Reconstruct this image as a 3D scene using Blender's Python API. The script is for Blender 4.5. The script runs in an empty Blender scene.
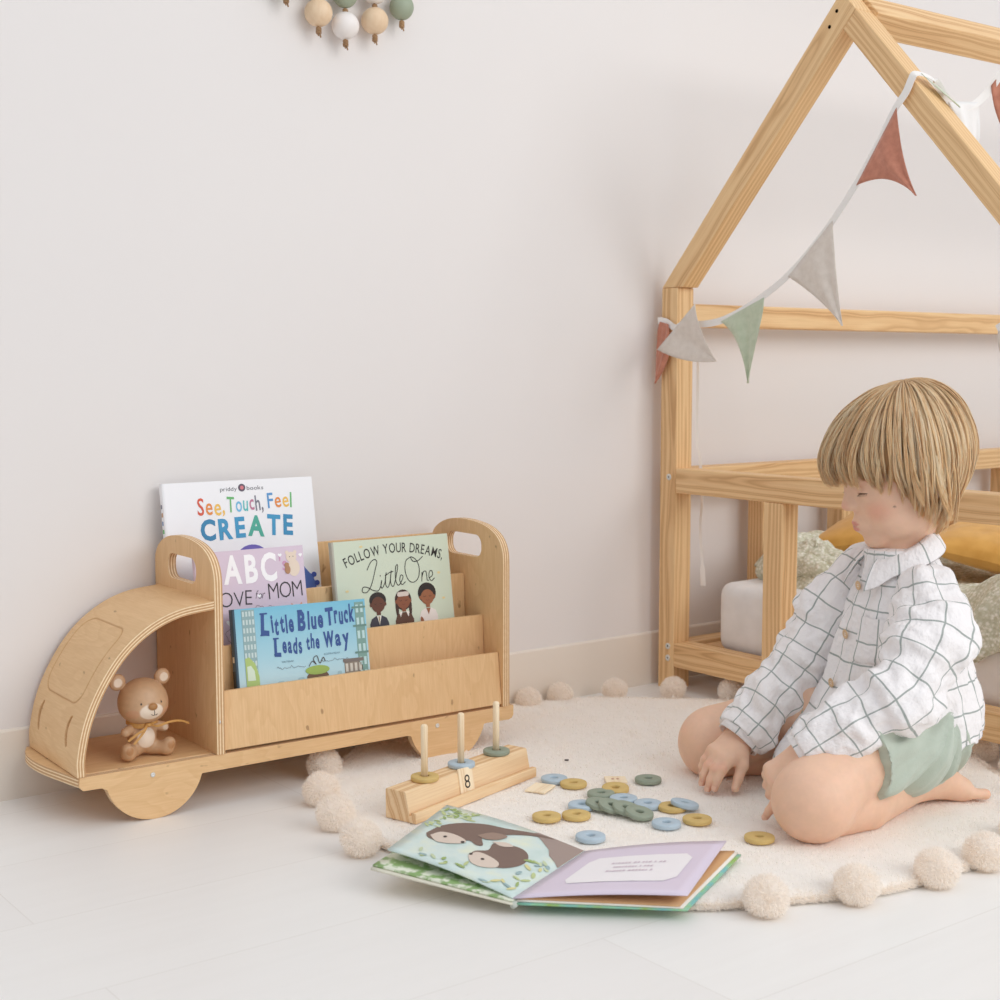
import bpy, bmesh, math, random, os
import numpy as np
from mathutils import Vector, Matrix, Euler, noise
R = math.radians
C = bpy.context.scene.collection
rnd = random.Random(7)

# ---------------------------------------------------------------- node helpers
def lin(c):
    return tuple(((v/255.)/12.92 if v/255. <= .04045 else ((v/255.+.055)/1.055)**2.4) for v in c[:3]) + (1.,)
class NT:
    def __init__(s, name):
        s.m = bpy.data.materials.new(name); s.m.use_nodes = True
        s.t = s.m.node_tree; s.b = s.t.nodes['Principled BSDF']
    def n(s, kind, **kw):
        nd = s.t.nodes.new(kind)
        for k, v in kw.items():
            if k.startswith('_'): setattr(nd, k[1:], v)
            else: nd.inputs[k.replace('__', ' ')].default_value = v
        return nd
    def l(s, a, b): s.t.links.new(a, b)
    def ramp(s, fac, stops):
        r = s.t.nodes.new('ShaderNodeValToRGB'); e = r.color_ramp.elements
        while len(e) < len(stops): e.new(.5)
        for el, (p, c) in zip(e, stops): el.position = p; el.color = c
        s.l(fac, r.inputs[0]); return r.outputs[0]
    def math(s, op, a, b=None, c=None):
        m = s.t.nodes.new('ShaderNodeMath'); m.operation = op
        for i, v in enumerate((a, b, c)):
            if v is None: continue
            if isinstance(v, (int, float)): m.inputs[i].default_value = v
            else: s.l(v, m.inputs[i])
        return m.outputs[0]
    def mix(s, fac, a, b, mode='MIX'):
        m = s.t.nodes.new('ShaderNodeMix'); m.data_type = 'RGBA'; m.blend_type = mode
        for sock, v in ((m.inputs[0], fac), (m.inputs[6], a), (m.inputs[7], b)):
            if isinstance(v, (int, float, tuple)): sock.default_value = v
            else: s.l(v, sock)
        return m.outputs[2]
    def attr(s, name, out='Vector'):
        a = s.t.nodes.new('ShaderNodeAttribute'); a.attribute_name = name; return a.outputs[out]
    def mapping(s, vec, scale=(1,1,1), loc=(0,0,0), rot=(0,0,0)):
        m = s.n('ShaderNodeMapping'); s.l(vec, m.inputs[0])
        m.inputs['Scale'].default_value = scale; m.inputs['Location'].default_value = loc; m.inputs['Rotation'].default_value = rot
        return m.outputs[0]
    def noise(s, vec, scale=5., detail=3., rough=.5, out=0, dist=0.):
        m = s.n('ShaderNodeTexNoise', Scale=scale, Detail=detail, Roughness=rough, Distortion=dist)
        if vec is not None: s.l(vec, m.inputs['Vector'])
        return m.outputs[out]
    def bump(s, h, strength=.3, dist=.001):
        b = s.n('ShaderNodeBump', Strength=strength, Distance=dist); s.l(h, b.inputs['Height']); s.l(b.outputs[0], s.b.inputs['Normal'])
    def obj(s): return s.n('ShaderNodeTexCoord').outputs['Object']
    def done(s, col=None, rough=.6, **kw):
        if col is not None:
            if isinstance(col, tuple): s.b.inputs['Base Color'].default_value = col
            else: s.l(col, s.b.inputs['Base Color'])
        s.b.inputs['Roughness'].default_value = rough
        for k, v in kw.items(): s.b.inputs[k.replace('__', ' ')].default_value = v
        return s.m
def flat(name, rgb, rough=.6, **kw):
    return NT(name).done(lin(rgb), rough, **kw)
def cloth(name, rgb, rgb2=None, scale=900, bump=.25, rough=.9, sheen=.3, big=30):
    t = NT(name); o = t.obj(); n = t.noise(o, scale, 2); n2 = t.noise(o, big, 4)
    c = t.mix(t.ramp(n2, [(.35, (0,0,0,1)), (.7, (1,1,1,1))]), lin(rgb), lin(rgb2 or rgb))
    t.bump(t.math('ADD', n, t.math('MULTIPLY', n2, 2.)), bump, .001)
    return t.done(c, rough, **{'Sheen Weight': sheen})

def wood(name, light, mid, dark, freq=34., amp=1.0, rough=.55):
    """sawn softwood: growth lines along tc.x"""
    t = NT(name); tc = t.attr('tc')
    nn = t.noise(t.mapping(tc, (3.2, 16, 16)), 1.0, 2., .5, out=1)
    ad = t.n('ShaderNodeVectorMath', _operation='MULTIPLY_ADD'); t.l(nn, ad.inputs[0]); ad.inputs[1].default_value = (0, .030*amp, .030*amp)
    t.l(t.mapping(tc, (.16, 1, 1)), ad.inputs[2])
    w = t.n('ShaderNodeTexWave', _wave_type='RINGS', _rings_direction='X', Scale=freq, Distortion=.7, Detail=2.)
    w.inputs['Detail Scale'].default_value = 1.5
    t.l(ad.outputs[0], w.inputs['Vector'])
    fib = t.noise(t.mapping(tc, (14, 520, 520)), 1., 3., .6)
    big = t.noise(t.mapping(tc, (1.2, 9, 9)), 1., 2.)
    c = t.ramp(w.outputs['Fac'], [(0., lin(light)), (.55, lin(mid)), (.92, lin(dark)), (1., lin(mid))])
    c = t.mix(t.ramp(big, [(.3, (0,0,0,1)), (.75, (.55,.55,.55,1))]), c, lin(light))
    c = t.mix(t.ramp(fib, [(.35, (.22,.22,.22,1)), (.6, (0,0,0,1))]), c, lin(dark))
    t.bump(fib, .12, .0006)
    return t.done(c, rough)
def ply(name, base, dark, warm=None):
    t = NT(name); tc = t.attr('tc')
    nn = t.noise(t.mapping(tc, (4, 13, 13)), 1., 3., .55, dist=.6)
    rings = t.math('FRACT', t.math('MULTIPLY', nn, 9.))
    rr = t.ramp(rings, [(0., (.0,.0,.0,1)), (.45, (.12,.12,.12,1)), (.9, (.32,.32,.32,1)), (1., (0,0,0,1))])
    fib = t.noise(t.mapping(tc, (25, 420, 420)), 1., 3., .6)
    flecks = t.noise(t.mapping(tc, (38, 60, 60), loc=(3,1,2)), 1., 2., .5)
    c = t.mix(rr, lin(base), lin(dark))
    c = t.mix(t.ramp(fib, [(.4, (.3,.3,.3,1)), (.62, (0,0,0,1))]), c, lin(dark))
    c = t.mix(t.ramp(flecks, [(.70, (0,0,0,1)), (.75, (.6,.6,.6,1))]), c, lin((128,84,46)))
    if warm:
        g = t.attr('groove', 'Fac'); c = t.mix(t.math('MULTIPLY', g, .85), c, lin(warm))
    t.bump(fib, .06, .0005)
    return t.done(c, .5)
def ply_edge(name):
    t = NT(name); lay = t.attr('lay', 'Fac'); tc = t.attr('tc')
    f = t.math('MULTIPLY', lay, 3.0)
    s = t.math('SINE', t.math('MULTIPLY', f, 2*math.pi))
    n = t.noise(t.mapping(tc, (160, 160, 160)), 1., 2.)
    c = t.ramp(t.math('ADD', s, t.math('MULTIPLY', t.math('SUBTRACT', n, .5), .9)), [(.0, lin((196,152,108))), (.13, lin((214,176,130))), (.5, lin((236,208,166))), (1., lin((243,220,184)))])
    return t.done(c, .6)

M = {}
M['pine'] = wood('pine', (238,202,152), (228,186,134), (192,142,90), freq=42, amp=.6)
M['pine_toy'] = wood('pine_toy', (240,212,172), (230,194,148), (204,154,104), freq=26)
M['ply'] = ply('birch_ply', (230,192,144), (208,164,112), (170,112,52))
M['ply_edge'] = ply_edge('ply_edge')
M['metal'] = flat('zinc', (222,222,218), .35, Metallic=.25)
M['dark'] = flat('dark', (40,34,32), .7)
M['white'] = flat('white_paint', (240,238,236), .5)

# ---------------------------------------------------------------- object helpers
def tag(o, label, cat, group=None):
    o['label'] = label; o['category'] = cat
    if group: o['group'] = group
    return o
def thing(name, label, cat, loc=(0,0,0), rot=(0,0,0), group=None):
    o = bpy.data.objects.new(name, None); C.objects.link(o); o.empty_display_size = .02
    o.location = loc; o.rotation_euler = rot
    return tag(o, label, cat, group)
def mk(name, V, F, mats, parent=None, midx=None, tc=None, attrs=None, smooth=False, local=False, bevel=0., col=None):
    """one mesh object. V in world coordinates unless local (then in the parent's frame)."""
    V = np.asarray(V, dtype=np.float64)
    me = bpy.data.meshes.new(name)
    me.from_pydata(V.tolist(), [], F if isinstance(F, list) else F.tolist()); me.update()
    if not isinstance(mats, (list, tuple)): mats = [mats]
    for m in mats: me.materials.append(m)
    if midx is not None: me.polygons.foreach_set('material_index', np.asarray(midx, dtype=np.int32))
    if tc is not None:
        a = me.attributes.new('tc', 'FLOAT_VECTOR', 'POINT'); a.data.foreach_set('vector', np.asarray(tc, dtype=np.float32).ravel())
    for k, v in (attrs or {}).items():
        a = me.attributes.new(k, 'FLOAT', 'POINT'); a.data.foreach_set('value', np.asarray(v, dtype=np.float32))
    if col is not None:
        a = me.attributes.new('col', 'FLOAT_COLOR', 'POINT'); a.data.foreach_set('color', np.c_[np.asarray(col), np.ones(len(V))].astype(np.float32).ravel())
    if smooth: me.polygons.foreach_set('use_smooth', np.ones(len(me.polygons), dtype=bool))
    o = bpy.data.objects.new(name, me); C.objects.link(o)
    if parent is not None:
        o.parent = parent
        if not local:
            pm = wm(parent).inverted(); me.transform(pm)
    if bevel:
        b = o.modifiers.new('bevel', 'BEVEL'); b.width = bevel; b.segments = 2; b.limit_method = 'ANGLE'; b.angle_limit = R(40); b.harden_normals = False
    return o
def wm(o):
    m = Matrix.LocRotScale(o.location, o.rotation_euler, o.scale)
    return (wm(o.parent) @ m) if o.parent else m
def struct(o): o['kind'] = 'structure'; return o

def box_vf(x0,x1,y0,y1,z0,z1):
    V = [(x,y,z) for z in (z0,z1) for y in (y0,y1) for x in (x0,x1)]
    F = [(0,2,3,1),(4,5,7,6),(0,1,5,4),(2,6,7,3),(0,4,6,2),(1,3,7,5)]
    return V, F
def box(name, b, mat, parent=None, axis=0, bevel=.0012, local=False):
    V, F = box_vf(*b); V = np.array(V)
    off = np.array([rnd.uniform(0,9), rnd.uniform(-.03,.03), rnd.uniform(-.03,.03)])
    ax = [axis] + [i for i in range(3) if i != axis]
    tc = (V - V.mean(0))[:, ax] + off
    return mk(name, V, F, mat, parent, tc=tc, bevel=bevel, local=local)
def beam(name, p0, p1, w, h, side, mat, parent, bevel=.002, cut0=0., cut1=0.):
    """square timber from p0 to p1; side = unit vector of the w direction; cuts shift the ends' h+ side along the axis (mitre)"""
    p0 = np.array(p0, float); p1 = np.array(p1, float); a = p1-p0; L = np.linalg.norm(a); a /= L
    s = np.array(side, float); s -= a*(s@a); s /= np.linalg.norm(s); u = np.cross(a, s)
    V = []; tc = []
    off = np.array([rnd.uniform(0,9), rnd.uniform(-.05,.05), rnd.uniform(-.05,.05)])
    for t, cut in ((0, cut0), (L, cut1)):
        for i in (-1, 1):
            for j in (-1, 1):
                tt = t + cut*j
                V.append(p0 + a*tt + s*(i*w/2) + u*(j*h/2)); tc.append(off + [tt, i*w/2, j*h/2])
    F = [(0,1,3,2),(4,6,7,5),(0,4,5,1),(2,3,7,6),(0,2,6,4),(1,5,7,3)]
    return mk(name, V, F, mat, parent, tc=tc, bevel=bevel)
def tube_vf(pts, rad, n=8, cap=True, base=0):
    pts = [Vector(p) for p in pts]; N = len(pts)
    rad = [rad]*N if isinstance(rad, (int, float)) else rad
    V = []; F = []; up = None
    for i, p in enumerate(pts):
        d = (pts[min(i+1, N-1)] - pts[max(i-1, 0)]).normalized()
        if up is None: up = d.orthogonal().normalized()
        up = (up - d*up.dot(d)).normalized(); s = d.cross(up)
        for k in range(n):
            a = 2*math.pi*k/n; V.append(p + (up*math.cos(a) + s*math.sin(a))*rad[i])
    for i in range(N-1):
        for k in range(n):
            k2 = (k+1) % n; F.append((base+i*n+k, base+i*n+k2, base+(i+1)*n+k2, base+(i+1)*n+k))
    if cap: F += [tuple(base+k for k in reversed(range(n))), tuple(base+(N-1)*n+k for k in range(n))]
    return [tuple(v) for v in V], F
def tube(name, pts, rad, mat, parent=None, n=8, **kw):
    V, F = tube_vf(pts, rad, n); return mk(name, V, F, mat, parent, smooth=True, **kw)
def ribbon(name, pts, width, thick, normal, mat, parent, local=False):
    """flat tape along pts; normal(i) = face normal"""
    V = []; F = []; N = len(pts)
    for i in range(N):
        p = Vector(pts[i]); d = (Vector(pts[min(i+1,N-1)]) - Vector(pts[max(i-1,0)])).normalized()
        nn = Vector(normal(i)); nn = (nn - d*nn.dot(d)).normalized(); s = d.cross(nn)
        w = width(i) if callable(width) else width
        for a, b in ((-1,-1),(1,-1),(1,1),(-1,1)): V.append(tuple(p + s*(a*w/2) + nn*(b*thick/2)))
    for i in range(N-1):
        for k in range(4): F.append((i*4+k, i*4+(k+1)%4, (i+1)*4+(k+1)%4, (i+1)*4+k))
    F += [(3,2,1,0), tuple((N-1)*4+k for k in range(4))]
    return mk(name, V, F, mat, parent, smooth=False, local=local)
def merge(parts):
    V = []; F = []
    for v, f in parts:
        b = len(V); V += [tuple(x) for x in v]; F += [tuple(i+b for i in q) for q in f]
    return V, F
def lathe_vf(prof, n=32, c=(0,0,0)):
    V = []; F = []; N = len(prof)
    for r, z in prof:
        for k in range(n):
            a = 2*math.pi*k/n; V.append((c[0]+r*math.cos(a), c[1]+r*math.sin(a), c[2]+z))
    for i in range(N-1):
        for k in range(n):
            k2 = (k+1)%n; F.append((i*n+k, i*n+k2, (i+1)*n+k2, (i+1)*n+k))
    if prof[0][0] > 1e-6 and prof[0] != prof[-1]: F += [tuple(reversed(range(n))), tuple((N-1)*n+k for k in range(n))]
    return V, F
def uvsphere_vf(c, r, n=16, m=10):
    r = (r, r, r) if isinstance(r, (int, float)) else r
    V = []; F = []
    for i in range(m+1):
        t = math.pi*i/m
        for k in range(n):
            a = 2*math.pi*k/n; V.append((c[0]+r[0]*math.sin(t)*math.cos(a), c[1]+r[1]*math.sin(t)*math.sin(a), c[2]+r[2]*math.cos(t)))
    for i in range(m):
        for k in range(n): F.append((i*n+k, (i+1)*n+k, (i+1)*n+(k+1)%n, i*n+(k+1)%n))
    return V, F
def arc(cx, cy, r, a0, a1, n):
    return [(cx + r*math.cos(R(a0+(a1-a0)*i/n)), cy + r*math.sin(R(a0+(a1-a0)*i/n))) for i in range(n+1)]
def rrect(x0, y0, x1, y1, r, n=6):
    return arc(x1-r, y0+r, r, -90, 0, n) + arc(x1-r, y1-r, r, 0, 90, n) + arc(x0+r, y1-r, r, 90, 180, n) + arc(x0+r, y0+r, r, 180, 270, n)
def panel(name, outline, frame, thick, face, edge, parent, holes=(), bevel=.0008, grain=0, local=False, lay=True):
    """plate cut from a sheet. frame = (origin, e1, e2, e3): outline is (a, b) in e1, e2; thickness runs along e3."""
    o0, e1, e2, e3 = [np.array(q, float) for q in frame]
    bm = bmesh.new(); loops = []
    for lp in [outline] + list(holes):
        vs = [bm.verts.new((a, b, 0)) for a, b in lp]; loops.append(vs)
        for i in range(len(vs)): bm.edges.new((vs[i], vs[(i+1) % len(vs)]))
    r = bmesh.ops.triangle_fill(bm, edges=bm.edges[:], use_beauty=True)
    bm.verts.index_update()
    P = np.array([v.co[:2] for v in bm.verts]); T = [tuple(v.index for v in f.verts) for f in bm.faces]
    # orient
    def area(t): a, b, c = (P[i] for i in t); return (b[0]-a[0])*(c[1]-a[1]) - (b[1]-a[1])*(c[0]-a[0])
    T = [t if area(t) > 0 else t[::-1] for t in T]
    n = len(P); idx = [[v.index for v in vs] for vs in loops]; bm.free()
    F = [tuple(reversed(t)) for t in T] + [tuple(i+n for i in t) for t in T]; mi = [0]*len(F)
    P3 = [tuple(p)+(0,) for p in P] + [tuple(p)+(thick,) for p in P]
    # separate rim vertices so that stripes stay crisp
    for li, lp in enumerate(idx):
        m = len(lp); sa = sum(P[lp[i]][0]*P[lp[(i+1)%m]][1] - P[lp[(i+1)%m]][0]*P[lp[i]][1] for i in range(m))
        if (sa > 0) != (li == 0): lp = lp[::-1]
        for i in range(m):
            a, b = lp[i], lp[(i+1)%m]; F.append((a, b, b+n, a+n)); mi.append(1)
    P3 = np.array(P3); V = o0 + P3[:, :1]*e1 + P3[:, 1:2]*e2 + P3[:, 2:3]*e3
    if np.dot(np.cross(e1, e2), e3) < 0: F = [tuple(reversed(f)) for f in F]
    off = np.array([rnd.uniform(0,9), rnd.uniform(0,3), rnd.uniform(0,3)])
    tc = P3[:, [1,0,2]] if grain else P3
    return mk(name, V, F, [face, edge], parent, midx=mi, tc=tc+off, attrs={'lay': P3[:,2]/thick} if lay else None, bevel=bevel, local=local)
def flat_shape(name, outline, z, mat, parent, thick=.0003, local=True):
    """thin printed or cut shape in the parent's x-y plane at height z"""
    return panel(name, outline, ((0,0,z), (1,0,0), (0,1,0), (0,0,1)), thick, mat, mat, parent, bevel=0, local=local, lay=False)
def blob(cx, cy, rx, ry, n=20, rot=0):
    return [(cx + rx*math.cos(t)*math.cos(rot) - ry*math.sin(t)*math.sin(rot), cy + rx*math.cos(t)*math.sin(rot) + ry*math.sin(t)*math.cos(rot)) for t in [2*math.pi*i/n for i in range(n)]]
def stroke_vf(pts, w, z=0., closed=False):
    """a pen line as a flat strip"""
    V = []; F = []; N = len(pts)
    for i, p in enumerate(pts):
        a = pts[max(i-1,0)]; b = pts[min(i+1,N-1)]; dx, dy = b[0]-a[0], b[1]-a[1]; L = math.hypot(dx, dy) or 1
        ww = w(i/(N-1)) if callable(w) else w
        V += [(p[0]-dy/L*ww/2, p[1]+dx/L*ww/2, z), (p[0]+dy/L*ww/2, p[1]-dx/L*ww/2, z)]
    for i in range(N-1): F.append((2*i+1, 2*i+3, 2*i+2, 2*i))
    return V, F
def smooth_line(pts, n=6):
    """Catmull-Rom through pts"""
    P = [np.array(p, float) for p in pts]; P = [2*P[0]-P[1]] + P + [2*P[-1]-P[-2]]; out = []
    for i in range(1, len(P)-2):
        for k in range(n):
            t = k/n; a, b, c, d = P[i-1:i+3]
            out.append(.5*((2*b) + (c-a)*t + (2*a-5*b+4*c-d)*t*t + (3*b-a-3*c+d)*t**3))
    out.append(P[-2]); return out
def text_vf(s, bold=0.):
    """verts, faces and char index of a string set in the built-in face, unit height caps, starting at x=0"""
    out = []; x = 0.
    cu = bpy.data.curves.new('txt', 'FONT'); cu.body = s; cu.size = 1.; cu.offset = bold; cu.resolution_u = 3
    ob = bpy.data.objects.new('txt', cu); C.objects.link(ob)
    bpy.context.view_layer.update()
    dg = bpy.context.evaluated_depsgraph_get(); me = bpy.data.meshes.new_from_object(ob.evaluated_get(dg))
    V = [tuple(v.co) for v in me.vertices]; F = [tuple(p.vertices) for p in me.polygons]
    bpy.data.objects.remove(ob); bpy.data.curves.remove(cu); bpy.data.meshes.remove(me)
    return V, F
def word(name, s, box_, z, mats, parent, bold=0., jitter=0., arcd=None, cond=None, seed=1, slant=0.):
    """lettering fitted into box_ = (x0, y0, x1, y1) of the parent's x-y plane; mats may be one per letter"""
    x0, y0, x1, y1 = box_; rr = random.Random(seed)
    letters = []; x = 0.
    Vr, _ = text_vf('n'); sp = .30
    for ch in s:
        if ch == ' ': letters.append((None, None, x, sp)); x += sp; continue
        V, F = text_vf(ch, bold)
        w = max(v[0] for v in V); lo = min(v[0] for v in V)
        letters.append(([(v[0]-lo, v[1], 0) for v in V], F, x, w-lo)); x += w-lo+.085+bold*1.5
    tot = x - .085; sx = (x1-x0)/tot; sy = (y1-y0)/.70
    VV = []; FF = []; MI = []; k = 0
    for V, F, xx, w in letters:
        if V is None: continue
        a = rr.uniform(-1,1)*jitter*.12; dy = rr.uniform(-1,1)*jitter*.05
        b = len(VV); ca, sa = math.cos(a), math.sin(a)
        for v in V:
            u, t = v[0]-w/2, v[1]-.35
            u, t = u*ca - t*sa, u*sa + t*ca
            px, py = (xx+w/2+u)*sx + slant*(t+.35)*sy, (t+.35+dy)*sy
            if arcd:
                q = ((xx+w/2)*sx/(x1-x0)-.5)*2; th = -q*arcd[1]
                lx, ly = u*sx, (t+.35)*sy; ctx = x0+(xx+w/2)*sx
                px = ctx - x0 + lx*math.cos(th) - ly*math.sin(th); py = arcd[0]*(1-q*q) + lx*math.sin(th) + ly*math.cos(th)
            VV.append((x0+px, y0+py, z))
        FF += [tuple(i+b for i in f) for f in F]; MI += [k]*len(F); k += 1
    if not isinstance(mats, (list, tuple)): MI = [0]*len(FF); mats = [mats]
    else:
        MI = [i % len(mats) for i in MI]
    return mk(name, VV, FF, list(mats), parent, midx=MI, local=True)

# ---------------------------------------------------------------- camera (1440 px focal length at 1000 px)
cam = bpy.data.cameras.new('camera'); cam.sensor_width = 36; cam.lens = 36*1.439; cam.clip_start = .05
co = bpy.data.objects.new('camera', cam); C.objects.link(co)
co.location = (0, -1.965, .60); co.rotation_euler = (R(90-5.36), 0, R(52.8-90))
bpy.context.scene.camera = co
cam.dof.use_dof = True; cam.dof.focus_distance = 2.0; cam.dof.aperture_fstop = 9.

# ---------------------------------------------------------------- room
def wall_mat():
    t = NT('wall_plaster'); n = t.noise(t.obj(), 9, 5, .6); n2 = t.noise(t.obj(), 1.3, 3)
    t.bump(n, .05, .01); return t.done(t.mix(n2, lin((232,228,226)), lin((228,223,221))), .7)
def floor_mat():
    t = NT('floor_boards'); o = t.obj()
    v = t.mapping(o, (1, 1, 1), rot=(0,0,0))
    br = t.n('ShaderNodeTexBrick', _offset=.37, _offset_frequency=2, Scale=1.)
    br.inputs['Brick Width'].default_value = 1.25; br.inputs['Row Height'].default_value = .20; br.inputs['Mortar Size'].default_value = .0007; br.inputs['Mortar Smooth'].default_value = .4
    br.inputs['Color1'].default_value = lin((236,234,231)); br.inputs['Color2'].default_value = lin((233,230,227)); br.inputs['Mortar'].default_value = lin((220,216,211))
    t.l(t.mapping(o, loc=(.28,.065,0)), br.inputs['Vector'])
    g = t.noise(t.mapping(o, (3, 40, 1)), 1., 6., .65)
    sp = t.noise(t.mapping(o, (30, 60, 1)), 1., 4., .7)
    c = t.mix(t.ramp(g, [(.3, (.3,.3,.3,1)), (.6, (0,0,0,1))]), br.outputs['Color'], lin((228,225,221)))
    c = t.mix(t.ramp(sp, [(.68, (0,0,0,1)), (.8, (.35,.35,.35,1))]), c, lin((200,194,188)))
    t.bump(t.math('ADD', g, t.math('MULTIPLY', sp, .3)), .10, .003)
    return t.done(c, .42)
M['wall'] = wall_mat(); M['floor'] = floor_mat()
M['skirting'] = flat('skirting', (232,223,212), .55)
struct(mk('floor', [(-2.5,-4.6,0),(5.4,-4.6,0),(5.4,.1,0),(-2.5,.1,0)], [(0,1,2,3)], M['floor']))
V, F = box_vf(-2.5, 5.4, 0, .1, 0, 3.0); struct(mk('wall_back', V, F, M['wall']))
bb = [(0,0),(-.0045,0),(-.0045,.096),(-.003,.0985),(0,.0995)]
V = [(x, y, z) for x in (-2.5, 5.3) for y, z in bb]; n = len(bb)
struct(mk('baseboard_back', V, [(i, (i+1)%n, n+(i+1)%n, n+i) for i in range(n)] + [tuple(range(n))[::-1], tuple(range(n, 2*n))], M['skirting']))

# ---------------------------------------------------------------- light: a big window wall behind and to the right of the camera, sky fill
sun = bpy.data.lights.new('window_daylight', 'AREA'); sun.shape = 'RECTANGLE'; sun.size = 3.6; sun.size_y = 2.2; sun.energy = 100; sun.color = (1., .990, .982)
so = bpy.data.objects.new('window_daylight', sun); C.objects.link(so); so.location = (2.4, -4.3, 2.4)
d = Vector((1.5, -.2, .5)) - Vector(so.location); so.rotation_euler = d.to_track_quat('-Z', 'Y').to_euler()
w = bpy.data.worlds.new('world'); bpy.context.scene.world = w; w.use_nodes = True
w.node_tree.nodes['Background'].inputs[0].default_value = (.93, .96, 1., 1); wt = w.node_tree; wc = wt.nodes.new('ShaderNodeTexCoord'); wx = wt.nodes.new('ShaderNodeSeparateXYZ'); wt.links.new(wc.outputs['Generated'], wx.inputs[0])
wm_ = wt.nodes.new('ShaderNodeMapRange'); wm_.inputs['From Min'].default_value = .15; wm_.inputs['From Max'].default_value = .9; wm_.inputs['To Min'].default_value = .54; wm_.inputs['To Max'].default_value = 1.15
wt.links.new(wx.outputs['Z'], wm_.inputs['Value']); wt.links.new(wm_.outputs[0], wt.nodes['Background'].inputs[1])
vs = bpy.context.scene.view_settings; vs.view_transform = 'Standard'; vs.look = 'None'; vs.gamma = 1; vs.use_curve_mapping = False; vs.exposure = -0.15

# ---------------------------------------------------------------- plywood truck shelf
T = thing('truck_bookshelf', 'birch plywood bookshelf shaped like a truck, standing against the white wall', 'bookshelf', (1.0, -.1, 0))
P_, E_ = M['ply'], M['ply_edge']
X, Y, Z = (1,0,0), (0,1,0), (0,0,1)
def side_outline():
    pts = [(.663,.060), (.668,.054), (.700,.054)]
    pts = [(.6635,.072), (.6625,.060), (.668,.054), (.694,.0535)]
    for cx in (.7655, 1.231):
        r = .0687
        a = math.degrees(math.asin((.050-.0687)/r))
        pts += [(cx - r*math.cos(R(a)) - .006, .0525)] if cx < 1 else [(cx - r*math.cos(R(a)) - .006, .0520)]
        pts += arc(cx, .0687, r, 180-a, 360+a, 26)
        pts += [(cx + r*math.cos(R(a)) + .006, .0505)]
    pts += [(1.344,.0500), (1.350,.052), (1.353,.057), (1.353,.072)]
    return pts
so_ = side_outline()
for y in (-.200, -.024):
    sk = panel('side_board', so_, ((0, y+.012, 0), X, Z, (0,-1,0)), .012, P_, E_, T)
    if y < -.1:
        for sx, sz in ((.762,.060), (1.211,.060)):
            V, F = lathe_vf([(0,-.0006),(.0030,-.0006),(.0034,.0002),(.0016,.0006),(.0012,.0001),(0,.0001)], 14)
            V = [(sx+v[0], -.2004-v[2], sz+v[1]) for v in V]; mk('screw', V, F, M['metal'], T, smooth=True)
box('base_board', (.664, 1.352, -.187, -.013, .060, .0725), P_, T)
def end_outline(z0):
    # (depth, height): depth 0 at wall .. .2 front
    return [(-.001,z0), (.203,z0)] + smooth_line([(.203,.296),(.2015,.319),(.194,.336),(.180,.3485),(.158,.3575),(.130,.3625),(.095,.3645),(.062,.3625),(.035,.356),(.012,.344),(.001,.329),(-.001,.312)], 5)
def handle():
    return rrect(.047,.2985,.144,.3340,.0155,6)
for xx in (.853, 1.331):
    panel('end_panel', [(a, b-(.005 if xx > 1 and b > .25 else 0)) for a, b in [(a, b-(.003 if b > .25 else 0)) for a, b in end_outline(.0725)]], ((xx, 0, 0), (0,-1,0), Z, X), .012, P_, E_, T, holes=[handle()], grain=1)
V, F = lathe_vf([(0,.0006),(.0022,.0006),(.0026,0),(.0008,-.0003)], 12)
mk('screw', [(.8575+v[0]*.5, -.2036-v[2], .118+v[1]) for v in V], F, M['metal'], T, smooth=True)
# tier boards
def tier(name, x0, x1, yb, zb, yt, zt, th=.009):
    e2 = Vector((0, yt-yb, zt-zb)); L = e2.length; e2.normalize(); e3 = Vector((1,0,0)).cross(e2)
    panel(name, [(x0,0),(x1,0),(x1,L),(x0,L)], ((0,yb,zb), X, e2, e3), th, P_, P_, T, grain=1)
tier('front_board', .8655, 1.3305, -.191, .0755, -.182, .1555)
tier('tier_board', .8655, 1.3305, -.146, .073, -.140, .209)
tier('tier_board', .8655, 1.3305, -.095, .073, -.088, .269)
tier('back_board', .8655, 1.3305, -.006, .073, -.006, .3260, .007)
# curved cab
front = [(.6600,.073),(.6605,.099),(.671,.144),(.692,.189),(.722,.230),(.760,.260),(.802,.277),(.853,.2835)]
fp = np.array(smooth_line(front, 24))
dseg = np.r_[0, np.cumsum(np.linalg.norm(np.diff(fp, axis=0), axis=1))]; Ls = dseg[-1]
NS, ND = 260, 150
sv = np.linspace(0, Ls, NS); px = np.interp(sv, dseg, fp[:,0]); pz = np.interp(sv, dseg, fp[:,1])
tx = np.gradient(px, sv); tz = np.gradient(pz, sv); nl = np.hypot(tx, tz); nx, nz = -tz/nl, tx/nl   # outward normal
dep = np.linspace(-.010, -.202, ND)
S, Dp = np.meshgrid(sv, dep, indexing='ij')
zz = np.interp(S, sv, pz)
def sd_rr(x, y, cx, cy, hx, hy, r):
    qx = np.abs(x-cx)-hx+r; qy = np.abs(y-cy)-hy+r
    return np.hypot(np.maximum(qx,0), np.maximum(qy,0)) + np.minimum(np.maximum(qx,qy),0) - r
s_lo, s_hi = np.interp([.158, .250], pz, sv)
u = -Dp
d = np.abs(sd_rr(S, u, (s_lo+s_hi)/2, .098, (s_hi-s_lo)/2, .068, .024))
g = np.exp(-(d/.0011)**2)
hole = np.zeros_like(g)
s_h = np.interp(.124, pz, sv)
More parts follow.
